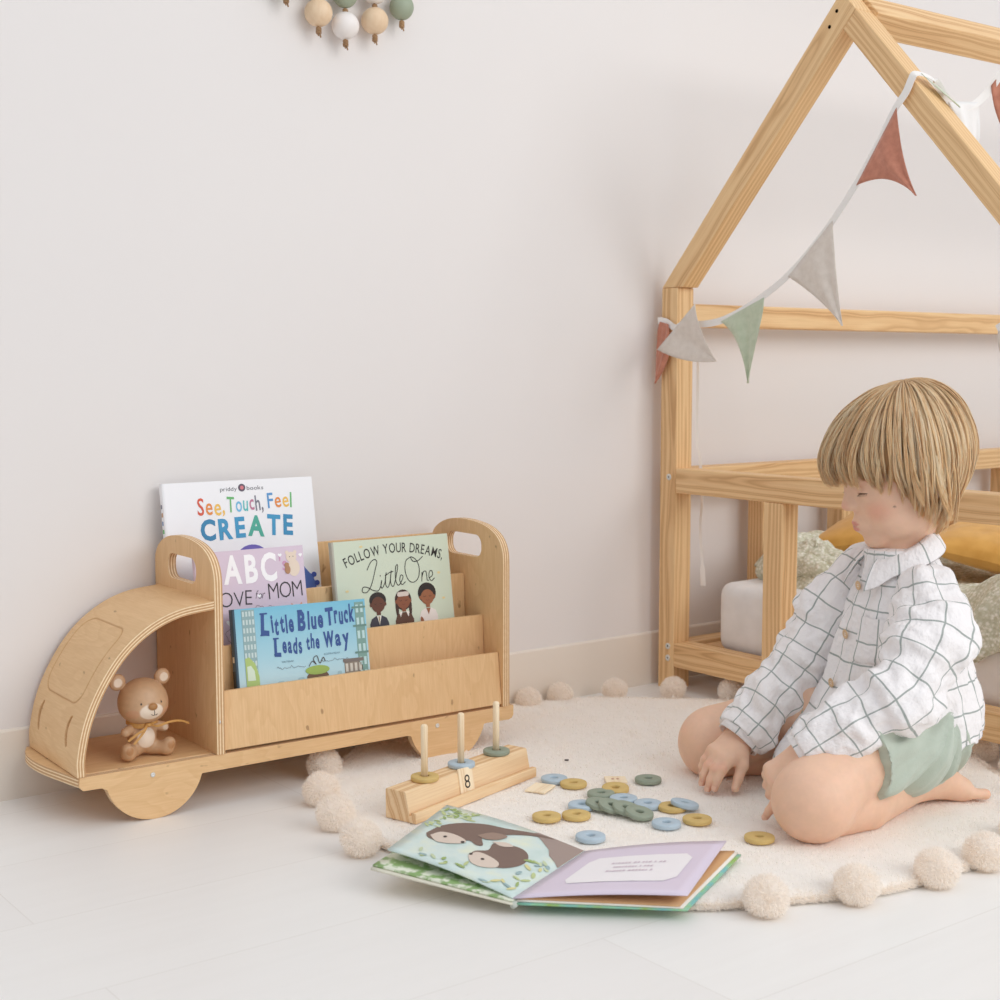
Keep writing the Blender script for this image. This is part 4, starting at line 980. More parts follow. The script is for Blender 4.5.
# covers
cov = NT('cover_outer'); n = cov.noise(cov.mapping(cov.attr('tc'), (5,5,1)), 1.5, 3); cov = cov.done(cov.ramp(n, [(.35, lin((120,184,186))), (.5, lin((142,196,160))), (.65, lin((150,180,90)))]), .4)
patch('back_board', [(.936,-.762,.0145), (1.094,-.697,.0165), (1.233,-.814,.0215), (1.073,-.886,.0135)], cov, th=.0022)
patch('end_paper', [(.937,-.760,.0175), (1.095,-.696,.0195), (1.230,-.812,.0245), (1.070,-.883,.0165)], flat('board_core', (238,232,222), .6), th=.0025)
patch('page_block', [(.938,-.759,.0195), (1.095,-.695,.0215), (1.226,-.810,.0262), (1.067,-.881,.0182)], tan_, th=.0018)
LN, LF = (.846,-.610,.036), (1.010,-.520,.040)
patch('front_board', [(.930,-.761,.0155), (1.088,-.698,.0175), (1.000,-.525,.030), (.842,-.613,.032)], flat('board_edge', (226,222,204), .6), th=.0025)
patch('page_block', [(.931,-.760,.018), (1.089,-.697,.020), (1.004,-.523,.033), (.846,-.611,.0345)], grn, th=.0018)
LP = Page([SP0, SP1, (1.018,-.513,.0475), (.870,-.605,.046)], .004)
patch('picture_page', [tuple(q) for q in LP.c], otter_page(), sag=.004)
RP = Page([SP0, SP1, (1.2235,-.799,.036), (1.068,-.8915,.033)], .003)
lavp = flat('page_lavender', (218,206,222), .35)
patch('lavender_page', [tuple(q) for q in RP.c], lavp, sag=.003)
V, F = tube_vf([(.932,-.760,.0125),(1.090,-.697,.0145)], .004, 8); mk('spine', V, F, flat('spine_cloth', (200,206,196), .6), OB, smooth=True)
RP.shape('text_panel', [(.22,.22),(.80,.22),(.86,.30),(.86,.66),(.80,.74),(.22,.74),(.18,.66),(.18,.30)], flat('panel_white', (240,236,238), .4), .0006)
def page_line(P_g, u0, u1, v, hgt, mat, n=22, seed=1):
    rr = random.Random(seed); parts = []; u = u0
    while u < u1:
        w_ = rr.uniform(.010,.020); V = [P_g.at(u, v, .0010), P_g.at(u+w_, v, .0010), P_g.at(u+w_, v+hgt, .0010), P_g.at(u, v+hgt*rr.uniform(.7,1), .0010)]; parts.append((V, [(0,1,2,3)])); u += w_+rr.choice([.006,.006,.018])
    V, F = merge(parts); mk('printed_line', V, F, mat, OB)
for i, (v, a, b) in enumerate(((.57,.36,.70),(.49,.40,.66),(.41,.38,.68))): page_line(RP, a, b, v, .030, ink((212,196,206)), seed=i)
# otters: u runs from the gutter outwards (right to left in the picture), v from near to far
ott = ink((120,98,88)); ott2 = ink((150,126,112)); face_ = ink((214,198,184)); dk = ink((52,40,38))
def T_(px, py):  # (x across the page picture 0..1 from left, y 0..1 from near edge) -> (u, v)
    return (1-px, py)
def shp(nm, pts, mat, lift): LP.shape(nm, [T_(*p) for p in [tuple(q) for q in smooth_line(pts+[pts[0]], 4)[:-1]]], mat, lift)
shp('otter_drawing', [(.10,.42),(.13,.60),(.22,.74),(.36,.84),(.50,.88),(.66,.96),(.80,.985),(.66,.90),(.56,.80),(.50,.70),(.44,.62),(.50,.50),(.46,.47),(.40,.50),(.34,.44),(.30,.36),(.22,.34),(.14,.36)], ott, .0005)
shp('otter_drawing', [(.14,.40),(.18,.50),(.28,.52),(.38,.48),(.38,.42),(.30,.35),(.22,.33)], face_, .0008)
shp('otter_drawing', [(.40,.62),(.46,.74),(.56,.76),(.54,.66),(.47,.60)], ott2, .0009)
for q in ((.24,.44),(.375,.44)): LP.shape('otter_drawing', [T_(*p) for p in blob(q[0], q[1], .013, .018, 12)], dk, .0011)
shp('otter_drawing', [(.50,.28),(.50,.38),(.56,.46),(.54,.58),(.60,.64),(.72,.66),(.80,.58),(.82,.44),(.76,.30),(.64,.22),(.56,.20)], ott, .0005)
shp('otter_drawing', [(.50,.28),(.52,.37),(.60,.38),(.70,.34),(.72,.26),(.64,.19),(.56,.20)], face_, .0008)
shp('otter_drawing', [(.52,.60),(.60,.66),(.66,.64),(.60,.58)], face_, .0009)
for q in ((.60,.30),(.505,.31)): LP.shape('otter_drawing', [T_(*p) for p in blob(q[0], q[1], .012, .016, 12)], dk, .0011)
LP.shape('rock_drawing', [T_(*p) for p in [(.998,.60),(.95,.66),(.88,.72),(.84,.80),(.74,.90),(.66,.965),(.68,.995),(.998,.995)]], ink((158,140,132)), .0004)
rr = random.Random(8); gm = [ink((150,172,104)), ink((186,198,142)), ink((196,208,172)), ink((150,176,178)), ink((214,208,150))]
for k in range(64):
    if k < 34: cx, cy = rr.uniform(.01,.42), rr.uniform(.80,.99) if k % 2 else rr.uniform(.55,.95); 
    elif k < 50: cx, cy = rr.uniform(.80,.97), rr.uniform(.10,.62)
    else: cx, cy = rr.uniform(.15,.95), rr.uniform(.02,.16)
    if k < 34 and cx > .12 and cy < .86 - (.4-cx)*.4: cx *= .28
    a = rr.uniform(0, 3.14); LP.shape('leaf_drawing', [T_(*p) for p in blob(cx, cy, rr.uniform(.025,.045), rr.uniform(.010,.016), 8, a) if 0 < p[0] < 1 and 0 < p[1] < 1], gm[k % 5 if k > 34 else k % 3], .00045+.00001*k) if all(0 < p[0] < 1 and 0 < p[1] < 1 for p in blob(cx, cy, .045, .016, 8, a)) else None
#STAGE3
# ================================================================ implicit surfaces for bodies and cloth
def cap(a, b, ra, rb=None, k=.01, sub=False):
    a = np.array(a, float); b = np.array(b, float); rb = ra if rb is None else rb; ab = b-a; L2 = max(ab@ab, 1e-12)
    def f(P):
        q = P-a; t = np.clip(q@ab/L2, 0, 1); return np.linalg.norm(q - t[:,None]*ab, axis=1) - (ra + (rb-ra)*t)
    return (f, k, sub)
def sph(c, r, k=.01, sub=False): return cap(c, c, r, r, k, sub)
def ell(c, r, k=.01, rot=None, sub=False):
    c = np.array(c, float); r = np.array(r, float)
    def f(P):
        q = P-c
        if rot is not None: q = q@rot
        k0 = np.linalg.norm(q/r, axis=1); k1 = np.linalg.norm(q/(r*r), axis=1); return np.where(k1 > 1e-9, k0*(k0-1)/np.maximum(k1, 1e-9), -r.min())
    return (f, k, sub)
def smin(a, b, k):
    h = np.maximum(k-np.abs(a-b), 0)/k; return np.minimum(a, b) - h*h*k*.25
def combine(ds, prims):
    d = None
    for e, (f, k, sub) in zip(ds, prims):
        if d is None: d = e
        elif sub: d = -smin(-d, e, k)
        else: d = smin(d, e, k)
    return d
def sdf(P, prims): return combine([p[0](P) for p in prims], prims)
def polygonize(prims, lo, hi, h, B=20, newton=1):
    lo = np.array(lo, float); hi = np.array(hi, float); n = (np.ceil((hi-lo)/h).astype(int)//B + 1)*B + 1
    D = np.full(n, 1., np.float32); nb = (n-1)//B
    gi = np.stack(np.meshgrid(*[np.arange(k) for k in nb], indexing='ij'), -1).reshape(-1,3)
    cen = lo + (gi*B + B/2)*h; Rb = (B/2+1)*h*math.sqrt(3)
    DC = np.stack([p[0](cen) for p in prims]); tot = combine(list(DC), prims)
    ax = np.arange(B+1)*h; sub = np.stack(np.meshgrid(ax, ax, ax, indexing='ij'), -1).reshape(-1,3)
    for i, g in enumerate(gi):
        sl = tuple(slice(g[a]*B, g[a]*B+B+1) for a in range(3))
        if abs(tot[i]) > Rb*1.25+.012: D[sl] = tot[i]; continue
        sel = [p for j, p in enumerate(prims) if j == 0 or DC[j,i] < Rb*1.15 + p[1]]
        D[sl] = sdf(lo + g*B*h + sub, sel).reshape(B+1, B+1, B+1)
    s = D < 0; c = np.zeros(np.array(D.shape)-1, np.uint8)
    for a in (0,1):
        for b in (0,1):
            for d in (0,1): c += s[a:a+c.shape[0], b:b+c.shape[1], d:d+c.shape[2]]
    act = np.argwhere((c > 0) & (c < 8)); vid = np.full(c.shape, -1, np.int32); vid[tuple(act.T)] = np.arange(len(act))
    cor = {}
    for a in (0,1):
        for b in (0,1):
            for d in (0,1): cor[a,b,d] = D[act[:,0]+a, act[:,1]+b, act[:,2]+d]
    acc = np.zeros((len(act),3)); cnt = np.zeros(len(act))
    for k0 in cor:
        for axx in range(3):
            if k0[axx]: continue
            k1 = list(k0); k1[axx] = 1; v0, v1 = cor[k0], cor[tuple(k1)]; m = (v0 < 0) != (v1 < 0)
            t = np.where(m, v0/np.where(m, v0-v1, 1), 0); p = np.array(k0, float)[None].repeat(len(act), 0); p[:,axx] += t
            acc += np.where(m[:,None], p, 0); cnt += m
    V = lo + (act + acc/cnt[:,None])*h
    F = []
    for axx in range(3):
        u, w_ = [(1,2),(2,0),(0,1)][axx]
        sl0 = [slice(None)]*3; sl1 = [slice(None)]*3; sl0[axx] = slice(0,-1); sl1[axx] = slice(1,None)
        E = np.argwhere(s[tuple(sl0)] != s[tuple(sl1)]); E = E[(E[:,u] > 0) & (E[:,w_] > 0) & (E[:,u] < c.shape[u]) & (E[:,w_] < c.shape[w_])]
        ins = s[tuple(E.T)]; q = []
        for du, dw in ((1,1),(0,1),(0,0),(1,0)):
            e = E.copy(); e[:,u] -= du; e[:,w_] -= dw; q.append(vid[tuple(e.T)])
        q = np.stack(q, 1); q[~ins] = q[~ins][:, ::-1]; F.append(q)
    F = np.concatenate(F); F = F[(F >= 0).all(1)]
    def grad(V):
        e = h*.5; return np.stack([sdf(V+[e,0,0], prims)-sdf(V-[e,0,0], prims), sdf(V+[0,e,0], prims)-sdf(V-[0,e,0], prims), sdf(V+[0,0,e], prims)-sdf(V-[0,0,e], prims)], 1)/(2*e)
    for _ in range(newton):
        G = grad(V); d = sdf(V, prims); V = V - G*np.clip(d/np.maximum((G*G).sum(1), .2), -h, h)[:,None]
    G = grad(V); N = G/np.maximum(np.linalg.norm(G,axis=1), 1e-6)[:,None]
    return V, F, N
_perm = np.random.default_rng(1).permutation(4096).astype(np.int64); _val = np.random.default_rng(2).uniform(-1,1,4096)
def vnoise(P):
    """smooth value noise, vectorised"""
    P = np.asarray(P, float); I = np.floor(P).astype(np.int64); f = P-I; f = f*f*f*(f*(f*6-15)+10); out = 0
    for a in (0,1):
        for b in (0,1):
            for c in (0,1):
                hsh = _perm[(_perm[(_perm[(I[:,0]+a) & 4095] + I[:,1]+b) & 4095] + I[:,2]+c) & 4095]
                out = out + _val[hsh]*(f[:,0] if a else 1-f[:,0])*(f[:,1] if b else 1-f[:,1])*(f[:,2] if c else 1-f[:,2])
    return out
def sstep(a, b, x): t = np.clip((x-a)/(b-a), 0, 1); return t*t*(3-2*t)

# ---------------------------------------------------------------- bear figurine in the cab
BR = thing('bear_figurine', 'light brown bear figurine with big head and ribbon, sitting in the plywood truck cab', 'figurine', (.769, -.146, .073))
bc = np.array([.769, -.146, .0725])
byaw = R(-88)   # looks out of the cab, a little to the right
bf = np.array([math.cos(byaw), math.sin(byaw), 0]); bl_ = np.array([-bf[1], bf[0], 0])
RBm = np.stack([bf, bl_, [0,0,1]], 1)      # columns: forward, left, up
BS = .95
def bw_(f, l, u): return bc + RBm@np.array([f, l, u])*BS
def bell(c, r, k): return ell(bw_(*c), np.array(r)*BS, k, rot=RBm)
head_c = (.006, 0, .0815)
bp = [bell(head_c, (.0315,.0355,.0325), .004), bell((.010,0,.074), (.029,.0330,.0230), .006),
      bell((0,0,.030), (.0205,.0205,.0255), .006),
      bell((-.002,.0335,.1105), (.0060,.0120,.0120), .002), bell((-.002,-.0335,.1105), (.0060,.0120,.0120), .002),
      (lambda q: (q[0], q[1], True))(bell((.006,.0340,.1105), (.0035,.0080,.0080), .002)), (lambda q: (q[0], q[1], True))(bell((.006,-.0340,.1105), (.0035,.0080,.0080), .002)),
      bell((.0305,0,.0735), (.0105,.0150,.0105), .004), bell((.0405,0,.0790), (.0040,.0070,.0050), .0015),
      cap(bw_(.004,.012,.046), bw_(.008,.0305,.0395), .0070, .0065, .004), cap(bw_(.004,-.012,.046), bw_(.012,-.0290,.0405), .0070, .0065, .004),
      cap(bw_(.004,.012,.012), bw_(.020,.0290,.0125), .0095, .0090, .005), cap(bw_(.004,-.012,.012), bw_(.020,-.0290,.0125), .0095, .0090, .005),
      cap(bw_(.020,.0290,.0120), bw_(.0235,.0310,.0190), .0095, .0085, .004), cap(bw_(.020,-.0290,.0120), bw_(.0235,-.0310,.0190), .0095, .0085, .004)]
V, F, N = polygonize(bp, bc-[.06,.06,.004], bc+[.06,.06,.135], .0012)
V[:,2] = np.maximum(V[:,2], .0727)
q = (V-bc)@RBm/BS
def blobm(c, r): return 1 - sstep(.85, 1.0, np.linalg.norm((q-np.array(c))/np.array(r), axis=1))
base = np.array(lin((196,158,122))[:3]); cream = np.array(lin((236,218,198))[:3]); brown = np.array(lin((170,122,72))[:3]); pinkb = np.array(lin((206,142,108))[:3])
col = np.tile(base, (len(V),1)) * (1 + .05*vnoise(V*220))[:,None]
def paint(c, m, a=1.): 
    global col
    col = col*(1-m[:,None]*a) + np.array(c)*m[:,None]*a
paint(cream, blobm((.036,0,.0715), (.016,.0185,.0125))); paint(cream, blobm((.020,0,.0300), (.014,.0150,.0165)))
paint(brown, blobm((.0425,0,.0790), (.0060,.0078,.0056)))
for s_ in (1,-1):
    paint(cream, blobm((.003,s_*.0345,.1105), (.012,.0068,.0068)), .9); paint(pinkb, blobm((.022,s_*.0230,.069), (.02,.0095,.0075)), .35)
    paint(np.array(lin((178,128,84))[:3]), blobm((.0325,s_*.0310,.0175), (.006,.0062,.0068)), .8); paint(cream, blobm((.0145,-s_*.0300 if s_ < 0 else s_*.0310,.040), (.006,.0045,.0045)), .4)
    paint((.01,.008,.007), blobm((.0345,s_*.0150,.0835), (.006,.0013,.0017)))
V = V.copy()
cm = NT('painted_resin'); cm.l(cm.attr('col','Color'), cm.b.inputs['Base Color']); cm.b.inputs['Roughness'].default_value = .45; cm = cm.m
bo_ = mk('body', V, F, cm, BR, col=col, smooth=True)
mo = [bw_(.0455,0,.0745), bw_(.0466,0,.0715), bw_(.0462,0,.0685)]; tube('mouth_line', mo, .00045, M['dark'], BR, 6)
mo = [bw_(.0452,.0045,.0692), bw_(.0462,.002,.0680), bw_(.0464,0,.0684), bw_(.0462,-.002,.0680), bw_(.0452,-.0045,.0692)]; tube('mouth_line', mo, .00045, M['dark'], BR, 6)
rib = flat('ribbon_ochre', (200,150,84), .6)
ring = [bw_(.0015+.0215*math.cos(t), .0215*math.sin(t), .0505+.002*math.sin(3*t)) for t in [2*math.pi*i/30 for i in range(31)]]
ribbon('ribbon', ring, .0065, .0012, lambda i: (0.3*math.cos(i), .3*math.sin(i), 1) if 0 else tuple(np.array(ring[i])-bw_(.0015,0,.0505)), rib, BR)
ribbon('ribbon', smooth_line([Vector(bw_(.024,.002,.0500)), Vector(bw_(.033,.010,.0485)), Vector(bw_(.034,.028,.0520)), Vector(bw_(.030,.046,.0500)), Vector(bw_(.028,.060,.0440))], 6), .0032, .0009, lambda i: (.3,-.6,.7), rib, BR)
ribbon('ribbon', smooth_line([Vector(bw_(.024,-.002,.0500)), Vector(bw_(.033,-.010,.0460)), Vector(bw_(.034,-.022,.0410)), Vector(bw_(.033,-.034,.0330))], 6), .0030, .0009, lambda i: (.3,-.6,.7), rib, BR)
ribbon('ribbon', smooth_line([Vector(bw_(.024,-.002,.0490)), Vector(bw_(.032,-.010,.0430)), Vector(bw_(.033,-.018,.0350)), Vector(bw_(.034,-.026,.0280))], 6), .0030, .0009, lambda i: (.3,-.6,.7), rib, BR)
tube('knot', [bw_(.0235,-.004,.0500), bw_(.0262,0,.0500), bw_(.0235,.004,.0500)], .0026, rib, BR, 8)
swing(BR)

# ================================================================ the child
PX = Matrix
hips = np.array([1.625,-.752,.105]); neck = np.array([1.600,-.748,.340])
Fd = np.array([math.cos(R(157)), math.sin(R(157)), 0]); Ld = np.array([-Fd[1], Fd[0], 0])
hipN = hips + Ld*.050; hipF = hips - Ld*.050
kneeN = np.array([1.364,-.813,.062]); kneeF = np.array([1.480,-.530,.056])
ankN = np.array([1.584,-.802,.046]); ankF = np.array([1.680,-.640,.043])
zr_ = ZR+.002
shN = np.array([1.563,-.826,.298]); elN = np.array([1.478,-.858,.186]); wrN = np.array([1.385,-.776,.106])
shF = np.array([1.628,-.660,.310]); elF = np.array([1.560,-.622,.182]); wrF = np.array([1.455,-.597,.080])
hy, hp = R(149), R(-13)
hf = np.array([math.cos(hy)*math.cos(hp), math.sin(hy)*math.cos(hp), math.sin(hp)]); hl = np.array([-math.sin(hy), math.cos(hy), 0]); hu = np.cross(hf, hl)
RH = np.stack([hf, hl, hu], 1); HC = np.array([1.609,-.752,.466])
def hw(f, l, u): return HC + RH@np.array([f, l, u])
def hell(c, r, k, sub=False): return ell(hw(*c), r, k, rot=RH, sub=sub)
prims = [
  hell((-.006,0,.014), (.087,.072,.088), .03), hell((.026,0,-.034), (.053,.052,.062), .03), hell((.040,0,.022), (.044,.054,.046), .03),
  hell((.018,0,-.062), (.048,.045,.034), .02),
  hell((.040,.030,-.052), (.028,.022,.027), .02), hell((.040,-.030,-.052), (.028,.022,.027), .02),
  hell((.0600,0,-.0885), (.0160,.0180,.0135), .016),
  cap(hw(.076,0,-.006), hw(.0905,0,-.0345), .0065, .0080, .012), sph(hw(.0845,.0072,-.0370), .0052, .006), sph(hw(.0845,-.0072,-.0370), .0052, .006),
  hell((.0905,.0275,-.0140), (.0120,.0155,.0120), .014, True), hell((.0905,-.0275,-.0140), (.0120,.0155,.0120), .014, True),
  sph(hw(.0655,.0270,-.0150), .0132, .004), sph(hw(.0655,-.0270,-.0150), .0132, .004),
  hell((.0745,0,-.0640), (.0120,.0180,.0130), .012),
  hell((.0818,0,-.0610), (.0056,.0145,.0036), .004), hell((.0812,0,-.0685), (.0058,.0125,.0042), .004),
  cap(hw(.0886,.0140,-.0648), hw(.0886,-.0140,-.0648), .0015, .0016, .002, True),
  hell((-.004,.0700,-.022), (.013,.006,.020), .005), hell((-.004,-.0700,-.022), (.013,.006,.020), .005),
  cap(hw(-.026,0,-.045), neck-[0,0,.02], .029, .031, .012)]
# trunk, mostly under the clothes
prims += [cap(neck-[0,0,.07], hips+[0,0,.03], .036, .050, .03), cap(shN-[0,0,.012], shF-[0,0,.012], .018, .018, .02), ell(hips+Fd*.015, (.062,.082,.056), .03, rot=np.stack([Fd, Ld, [0,0,1]], 1))]
def leg(hip, knee, ank, side):
    mid = knee + (ank-knee)*.42; u = np.array([0,0,1.])
    t = ank-knee; t[2] = 0; t /= np.linalg.norm(t)
    out = [cap(hip, knee*.45+hip*.55+[0,0,.034], .052, .052, .02), cap(knee*.45+hip*.55+[0,0,.034], knee+[0,0,.002], .051, .046, .02),
           sph(knee-t*.002, .0490, .02), cap(knee+[0,0,-.010], mid+[0,0,-.012], .0385, .0400, .005), cap(mid+[0,0,-.012], ank+[0,0,-.002], .0400, .0240, .006)]
    return out, t
l1, tN = leg(hipN, kneeN, ankN, 1); l2, tF = leg(hipF, kneeF, ankF, -1); prims += l1+l2
for ank, t, bend in ((ankN, tN, np.array([.95,-.31,0])), (ankF, tF, np.array([.90,.40,0]))):
    bend = bend/np.linalg.norm(bend); s_ = np.cross(bend, [0,0,1])
    heel = ank + bend*.024 + [0,0,.010]; ball = ank + bend*.068 + [0,0,-.018]
    prims += [sph(heel, .0245, .016), cap(ank, ball, .0235, .0155, .014), cap(heel, ball+s_*.008, .019, .013, .012), cap(heel, ball-s_*.010, .018, .012, .012)]
    for i in range(5):
        o_ = s_*(.017-.0085*i); b0 = ball + o_ + bend*.004 + [0,0,-.002]; prims += [cap(b0, b0 + bend*(.024-.0032*i) + s_*(.002-.001*i) + [0,0,-.003], .0072 if i == 0 else .0058, .0072 if i == 0 else .0052, .005)]
# arms
prims += [cap(shN, elN, .024, .023, .02), cap(elN, wrN, .025, .0175, .015), cap(shF, elF, .024, .023, .02), cap(elF, wrF, .025, .0175, .015)]
def hand(W, d, n, sgn, curls, spread, thumb, plen=.044, scale=1.):
    """W wrist, d direction to the knuckles, n out of the back of the hand, sgn: +1 puts the index on the s side"""
    d = np.array(d, float); d /= np.linalg.norm(d); n = np.array(n, float); n -= d*(n@d); n /= np.linalg.norm(n); s = np.cross(d, n)*sgn
    out = []; nails = []
    offs = [.0165, .0055, -.0055, -.0155]; lens = [(.021,.0135,.0125),(.023,.015,.013),(.0215,.014,.0125),(.017,.011,.0115)]; pl_ = [0,.002,.0,-.004]
    for i in range(4):
        k0 = W + d*(plen+pl_[i])*scale + s*offs[i]*scale*1.05 + n*(.001 - .0018*abs(i-1.2))
        out.append(cap(W + s*offs[i]*.55 + d*.004, k0, .0112, .0080, .010))
        a = s*spread[i] + d; a /= np.linalg.norm(a); cur = k0; ang = 0; ax = np.cross(n, a); ax /= np.linalg.norm(ax)
        for j in range(3):
            ang += curls[i][j]; dirv = a*math.cos(ang) - n*math.sin(ang); L = lens[i][j]*scale; nx_ = cur + dirv*L
            r0, r1 = (.0066,.0061,.0056,.0050)[j], (.0066,.0061,.0056,.0048)[j+1]
            out.append(cap(cur, nx_, r0, r1, .0022 if j else .006)); cur = nx_
        nails.append((cur, dirv, n*math.cos(ang)+a*math.sin(ang)))
    t0 = W + d*.010 + s*.012 - n*.004; t1 = t0 + (d*thumb[0] + s*thumb[1] - n*thumb[2])*.026*scale; dd = (d*thumb[3] + s*thumb[4] - n*thumb[5]); t2 = t1 + dd/np.linalg.norm(dd)*.020*scale; t3 = t2 + dd/np.linalg.norm(dd)*.014*scale
    out += [cap(t0, t1, .0125, .0090, .010), cap(t1, t2, .0078, .0070, .004), cap(t2, t3, .0070, .0058, .002)]
    return out, nails
c_ = R
hN, nlN = hand(wrN, (-.60,.42,-.62), (-.62,-.52,.55), -1, [(R(22),R(12),R(8)),(R(48),R(50),R(30)),(R(55),R(55),R(35)),(R(60),R(55),R(35))], [.10,0,-.06,-.12], (.7,.55,.5,.75,.1,.6), plen=.046, scale=1.0)
hF, nlF = hand(wrF, (-.86,-.08,-.36), (-.30,-.25,.92), -1, [(R(14),R(24),R(16)),(R(20),R(26),R(16)),(R(24),R(26),R(18)),(R(34),R(30),R(20))], [-.02,.0,-.10,-.30], (.75,.6,.35,.85,.25,.45), plen=.040)
prims += hN + hF
V, F, N = polygonize(prims, (1.26,-.92,-.004), (1.80,-.44,.575), .0020)
V[:,2] = np.maximum(V[:,2], zr_-.001)
q = (V-HC)@RH
skin = np.array(lin((230,190,163))[:3]); lip = np.array(lin((206,132,122))[:3]); blush = np.array(lin((222,152,126))[:3]); red = np.array(lin((214,148,122))[:3])
col = np.tile(skin, (len(V),1))
def eb(c, r, Q=None): return np.linalg.norm(((q if Q is None else Q)-np.array(c))/np.array(r), axis=1)
paint(blush, 1-sstep(.2,1.1,eb((.060,.040,-.045),(.035,.022,.020))), .55); paint(blush, 1-sstep(.2,1.1,eb((.060,-.040,-.045),(.035,.022,.020))), .55)
paint(blush, 1-sstep(.3,1.1,eb((.094,0,-.036),(.014,.011,.010))), .45)
paint(lip, 1-sstep(.80,1.02,eb((.0835,0,-.0612),(.0110,.0150,.0034))), .85); paint(lip, 1-sstep(.80,1.02,eb((.0828,0,-.0686),(.0105,.0130,.0040))), .85)
paint(lip*.55, 1-sstep(.5,1.0,eb((.083,0,-.0648),(.011,.0150,.0011))), .6); paint(red*.75, 1-sstep(.6,1.0,eb((.078,.0270,-.0125),(.012,.0125,.0052))), .25)
paint(red*.45, 1-sstep(.75,1.0,eb((.080,.0270,-.0195),(.010,.0115,.0011))), .8)
mi = np.argmin(np.linalg.norm((q[:,[0,2]]-np.array([.048,-.042])), axis=1) + (q[:,1] < .02)*9); paint((.12,.06,.04), 1-sstep(.4,1.0,np.linalg.norm(q-q[mi],axis=1)/.0024), .75)
for c0, r0 in ((kneeN,.05),(kneeF,.05),(kneeN+[-.01,-.02,.02],.03)): paint(red, 1-sstep(.2,1.0,np.linalg.norm(V-c0,axis=1)/r0), .35)
for nl in nlN+nlF: paint(red, 1-sstep(.3,1.,np.linalg.norm(V-nl[0],axis=1)/.011), .5); paint(blush, 1-sstep(.3,1.,np.linalg.norm(V-(nl[0]-nl[1]*.032),axis=1)/.011), .3)
for ank, dv in ((ankN, np.array([.93,-.36,0])),): paint(red, 1-sstep(.2,1.,np.linalg.norm(V-(ank+dv*.033+[0,0,.01]),axis=1)/.022), .45); paint(red, 1-sstep(.2,1.,np.linalg.norm(V-(ank+dv*.105-[0,0,.02]),axis=1)/.03), .6)
col *= (1 + .03*vnoise(V*90) + .02*vnoise(V*300))[:,None]
sk = NT('skin'); sk.l(sk.attr('col','Color'), sk.b.inputs['Base Color']); nn = sk.noise(sk.obj(), 700, 3); sk.bump(nn, .12, .0006)
sk.b.inputs['Roughness'].default_value = .52; sk.b.inputs['Subsurface Weight'].default_value = .25; sk.b.inputs['Subsurface Radius'].default_value = (.010,.004,.002); sk.b.inputs['Subsurface Scale'].default_value = .6; sk = sk.m
KID = thing('person', 'blond child in white checked shirt and sage shorts, kneeling barefoot on the cream rug', 'person', (1.60,-.75,ZR))
mk('body', V, F, sk, KID, col=col, smooth=True)
nailm = flat('nail', (232,188,164), .4)
for cur, dv, nv in nlN+nlF:
    s_ = np.cross(dv, nv); s_ /= np.linalg.norm(s_)
    Vn = []; 
    for i in range(4):
        for j in range(5):
            a = (j/4-.5)*1.5; p = cur - dv*.0035 + dv*(i/3)*.0075*(1-.12*abs(j-2)) + (nv*math.cos(a) + s_*math.sin(a))*(.00545 - .0004*(i==3)); Vn.append(p)
    mk('fingernail', Vn, [(i*5+j, i*5+j+1, (i+1)*5+j+1, (i+1)*5+j) for i in range(3) for j in range(4)], nailm, KID, smooth=True)
# lashes
for s_ in (1,-1):
    pts = [hw(.0655+.0138*math.cos(a)*math.cos(.30), s_*.0270+.0138*math.sin(a)*.98, -.0150-.0138*.30) for a in [(-1.0+2.0*i/14) for i in range(15)]]
    parts = [tube_vf(pts, [.0003+.0004*math.sin(math.pi*i/14) for i in range(15)], 5)]
    for i in range(1, 14):
        p = pts[i]; dd = (p - hw(.0655, s_*.0270, -.0150)); dd /= np.linalg.norm(dd); parts.append(tube_vf([p, p+dd*.0030-hu*.0016, p+dd*.0050-hu*.0018], [.00025,.00018,.00006], 4))
    V_, F_ = merge(parts); mk('eyelashes', V_, F_, flat('lash', (100,76,60), .7), KID, smooth=True)

# ---------------------------------------------------------------- checked muslin clothes
def check():
    t = NT('checked_muslin'); sx = t.n('ShaderNodeSeparateXYZ'); t.l(t.attr('tc'), sx.inputs[0]); sp = .0345
    wob = t.noise(t.mapping(t.attr('tc'), (25,25,25)), 1., 2.)
    def line_(s, k):
        v = t.math('ADD', s, t.math('MULTIPLY', t.math('SUBTRACT', wob, .5), .006)); f = t.math('ABSOLUTE', t.math('SUBTRACT', t.math('FRACT', t.math('ADD', t.math('DIVIDE', v, sp), 20+k)), .5))
        return t.ramp(f, [(.0, (1,1,1,1)), (.020, (1,1,1,1)), (.038, (0,0,0,1))])
    a = line_(sx.outputs['X'], .5); b = line_(sx.outputs['Y'], .35)
    m = t.math('MAXIMUM', a, b)
    c = t.mix(t.math('MULTIPLY', m, .74), lin((240,236,236)), lin((108,126,118)))
    n1 = t.noise(t.mapping(t.attr('tc'), (260,60,100)), 1., 3., .6); n2 = t.noise(t.obj(), 140, 3)
    t.bump(t.math('ADD', n1, t.math('MULTIPLY', n2, 1.5)), .6, .0030)
    t.b.inputs['Subsurface Weight'].default_value = .0
    return t.done(c, .9, **{'Sheen Weight': .2})
chk = check()
Ux = neck-hips; Uh = Ux/np.linalg.norm(Ux); Fx = Fd - Uh*(Fd@Uh); Fx /= np.linalg.norm(Fx); Lx = np.cross(Uh, Fx)
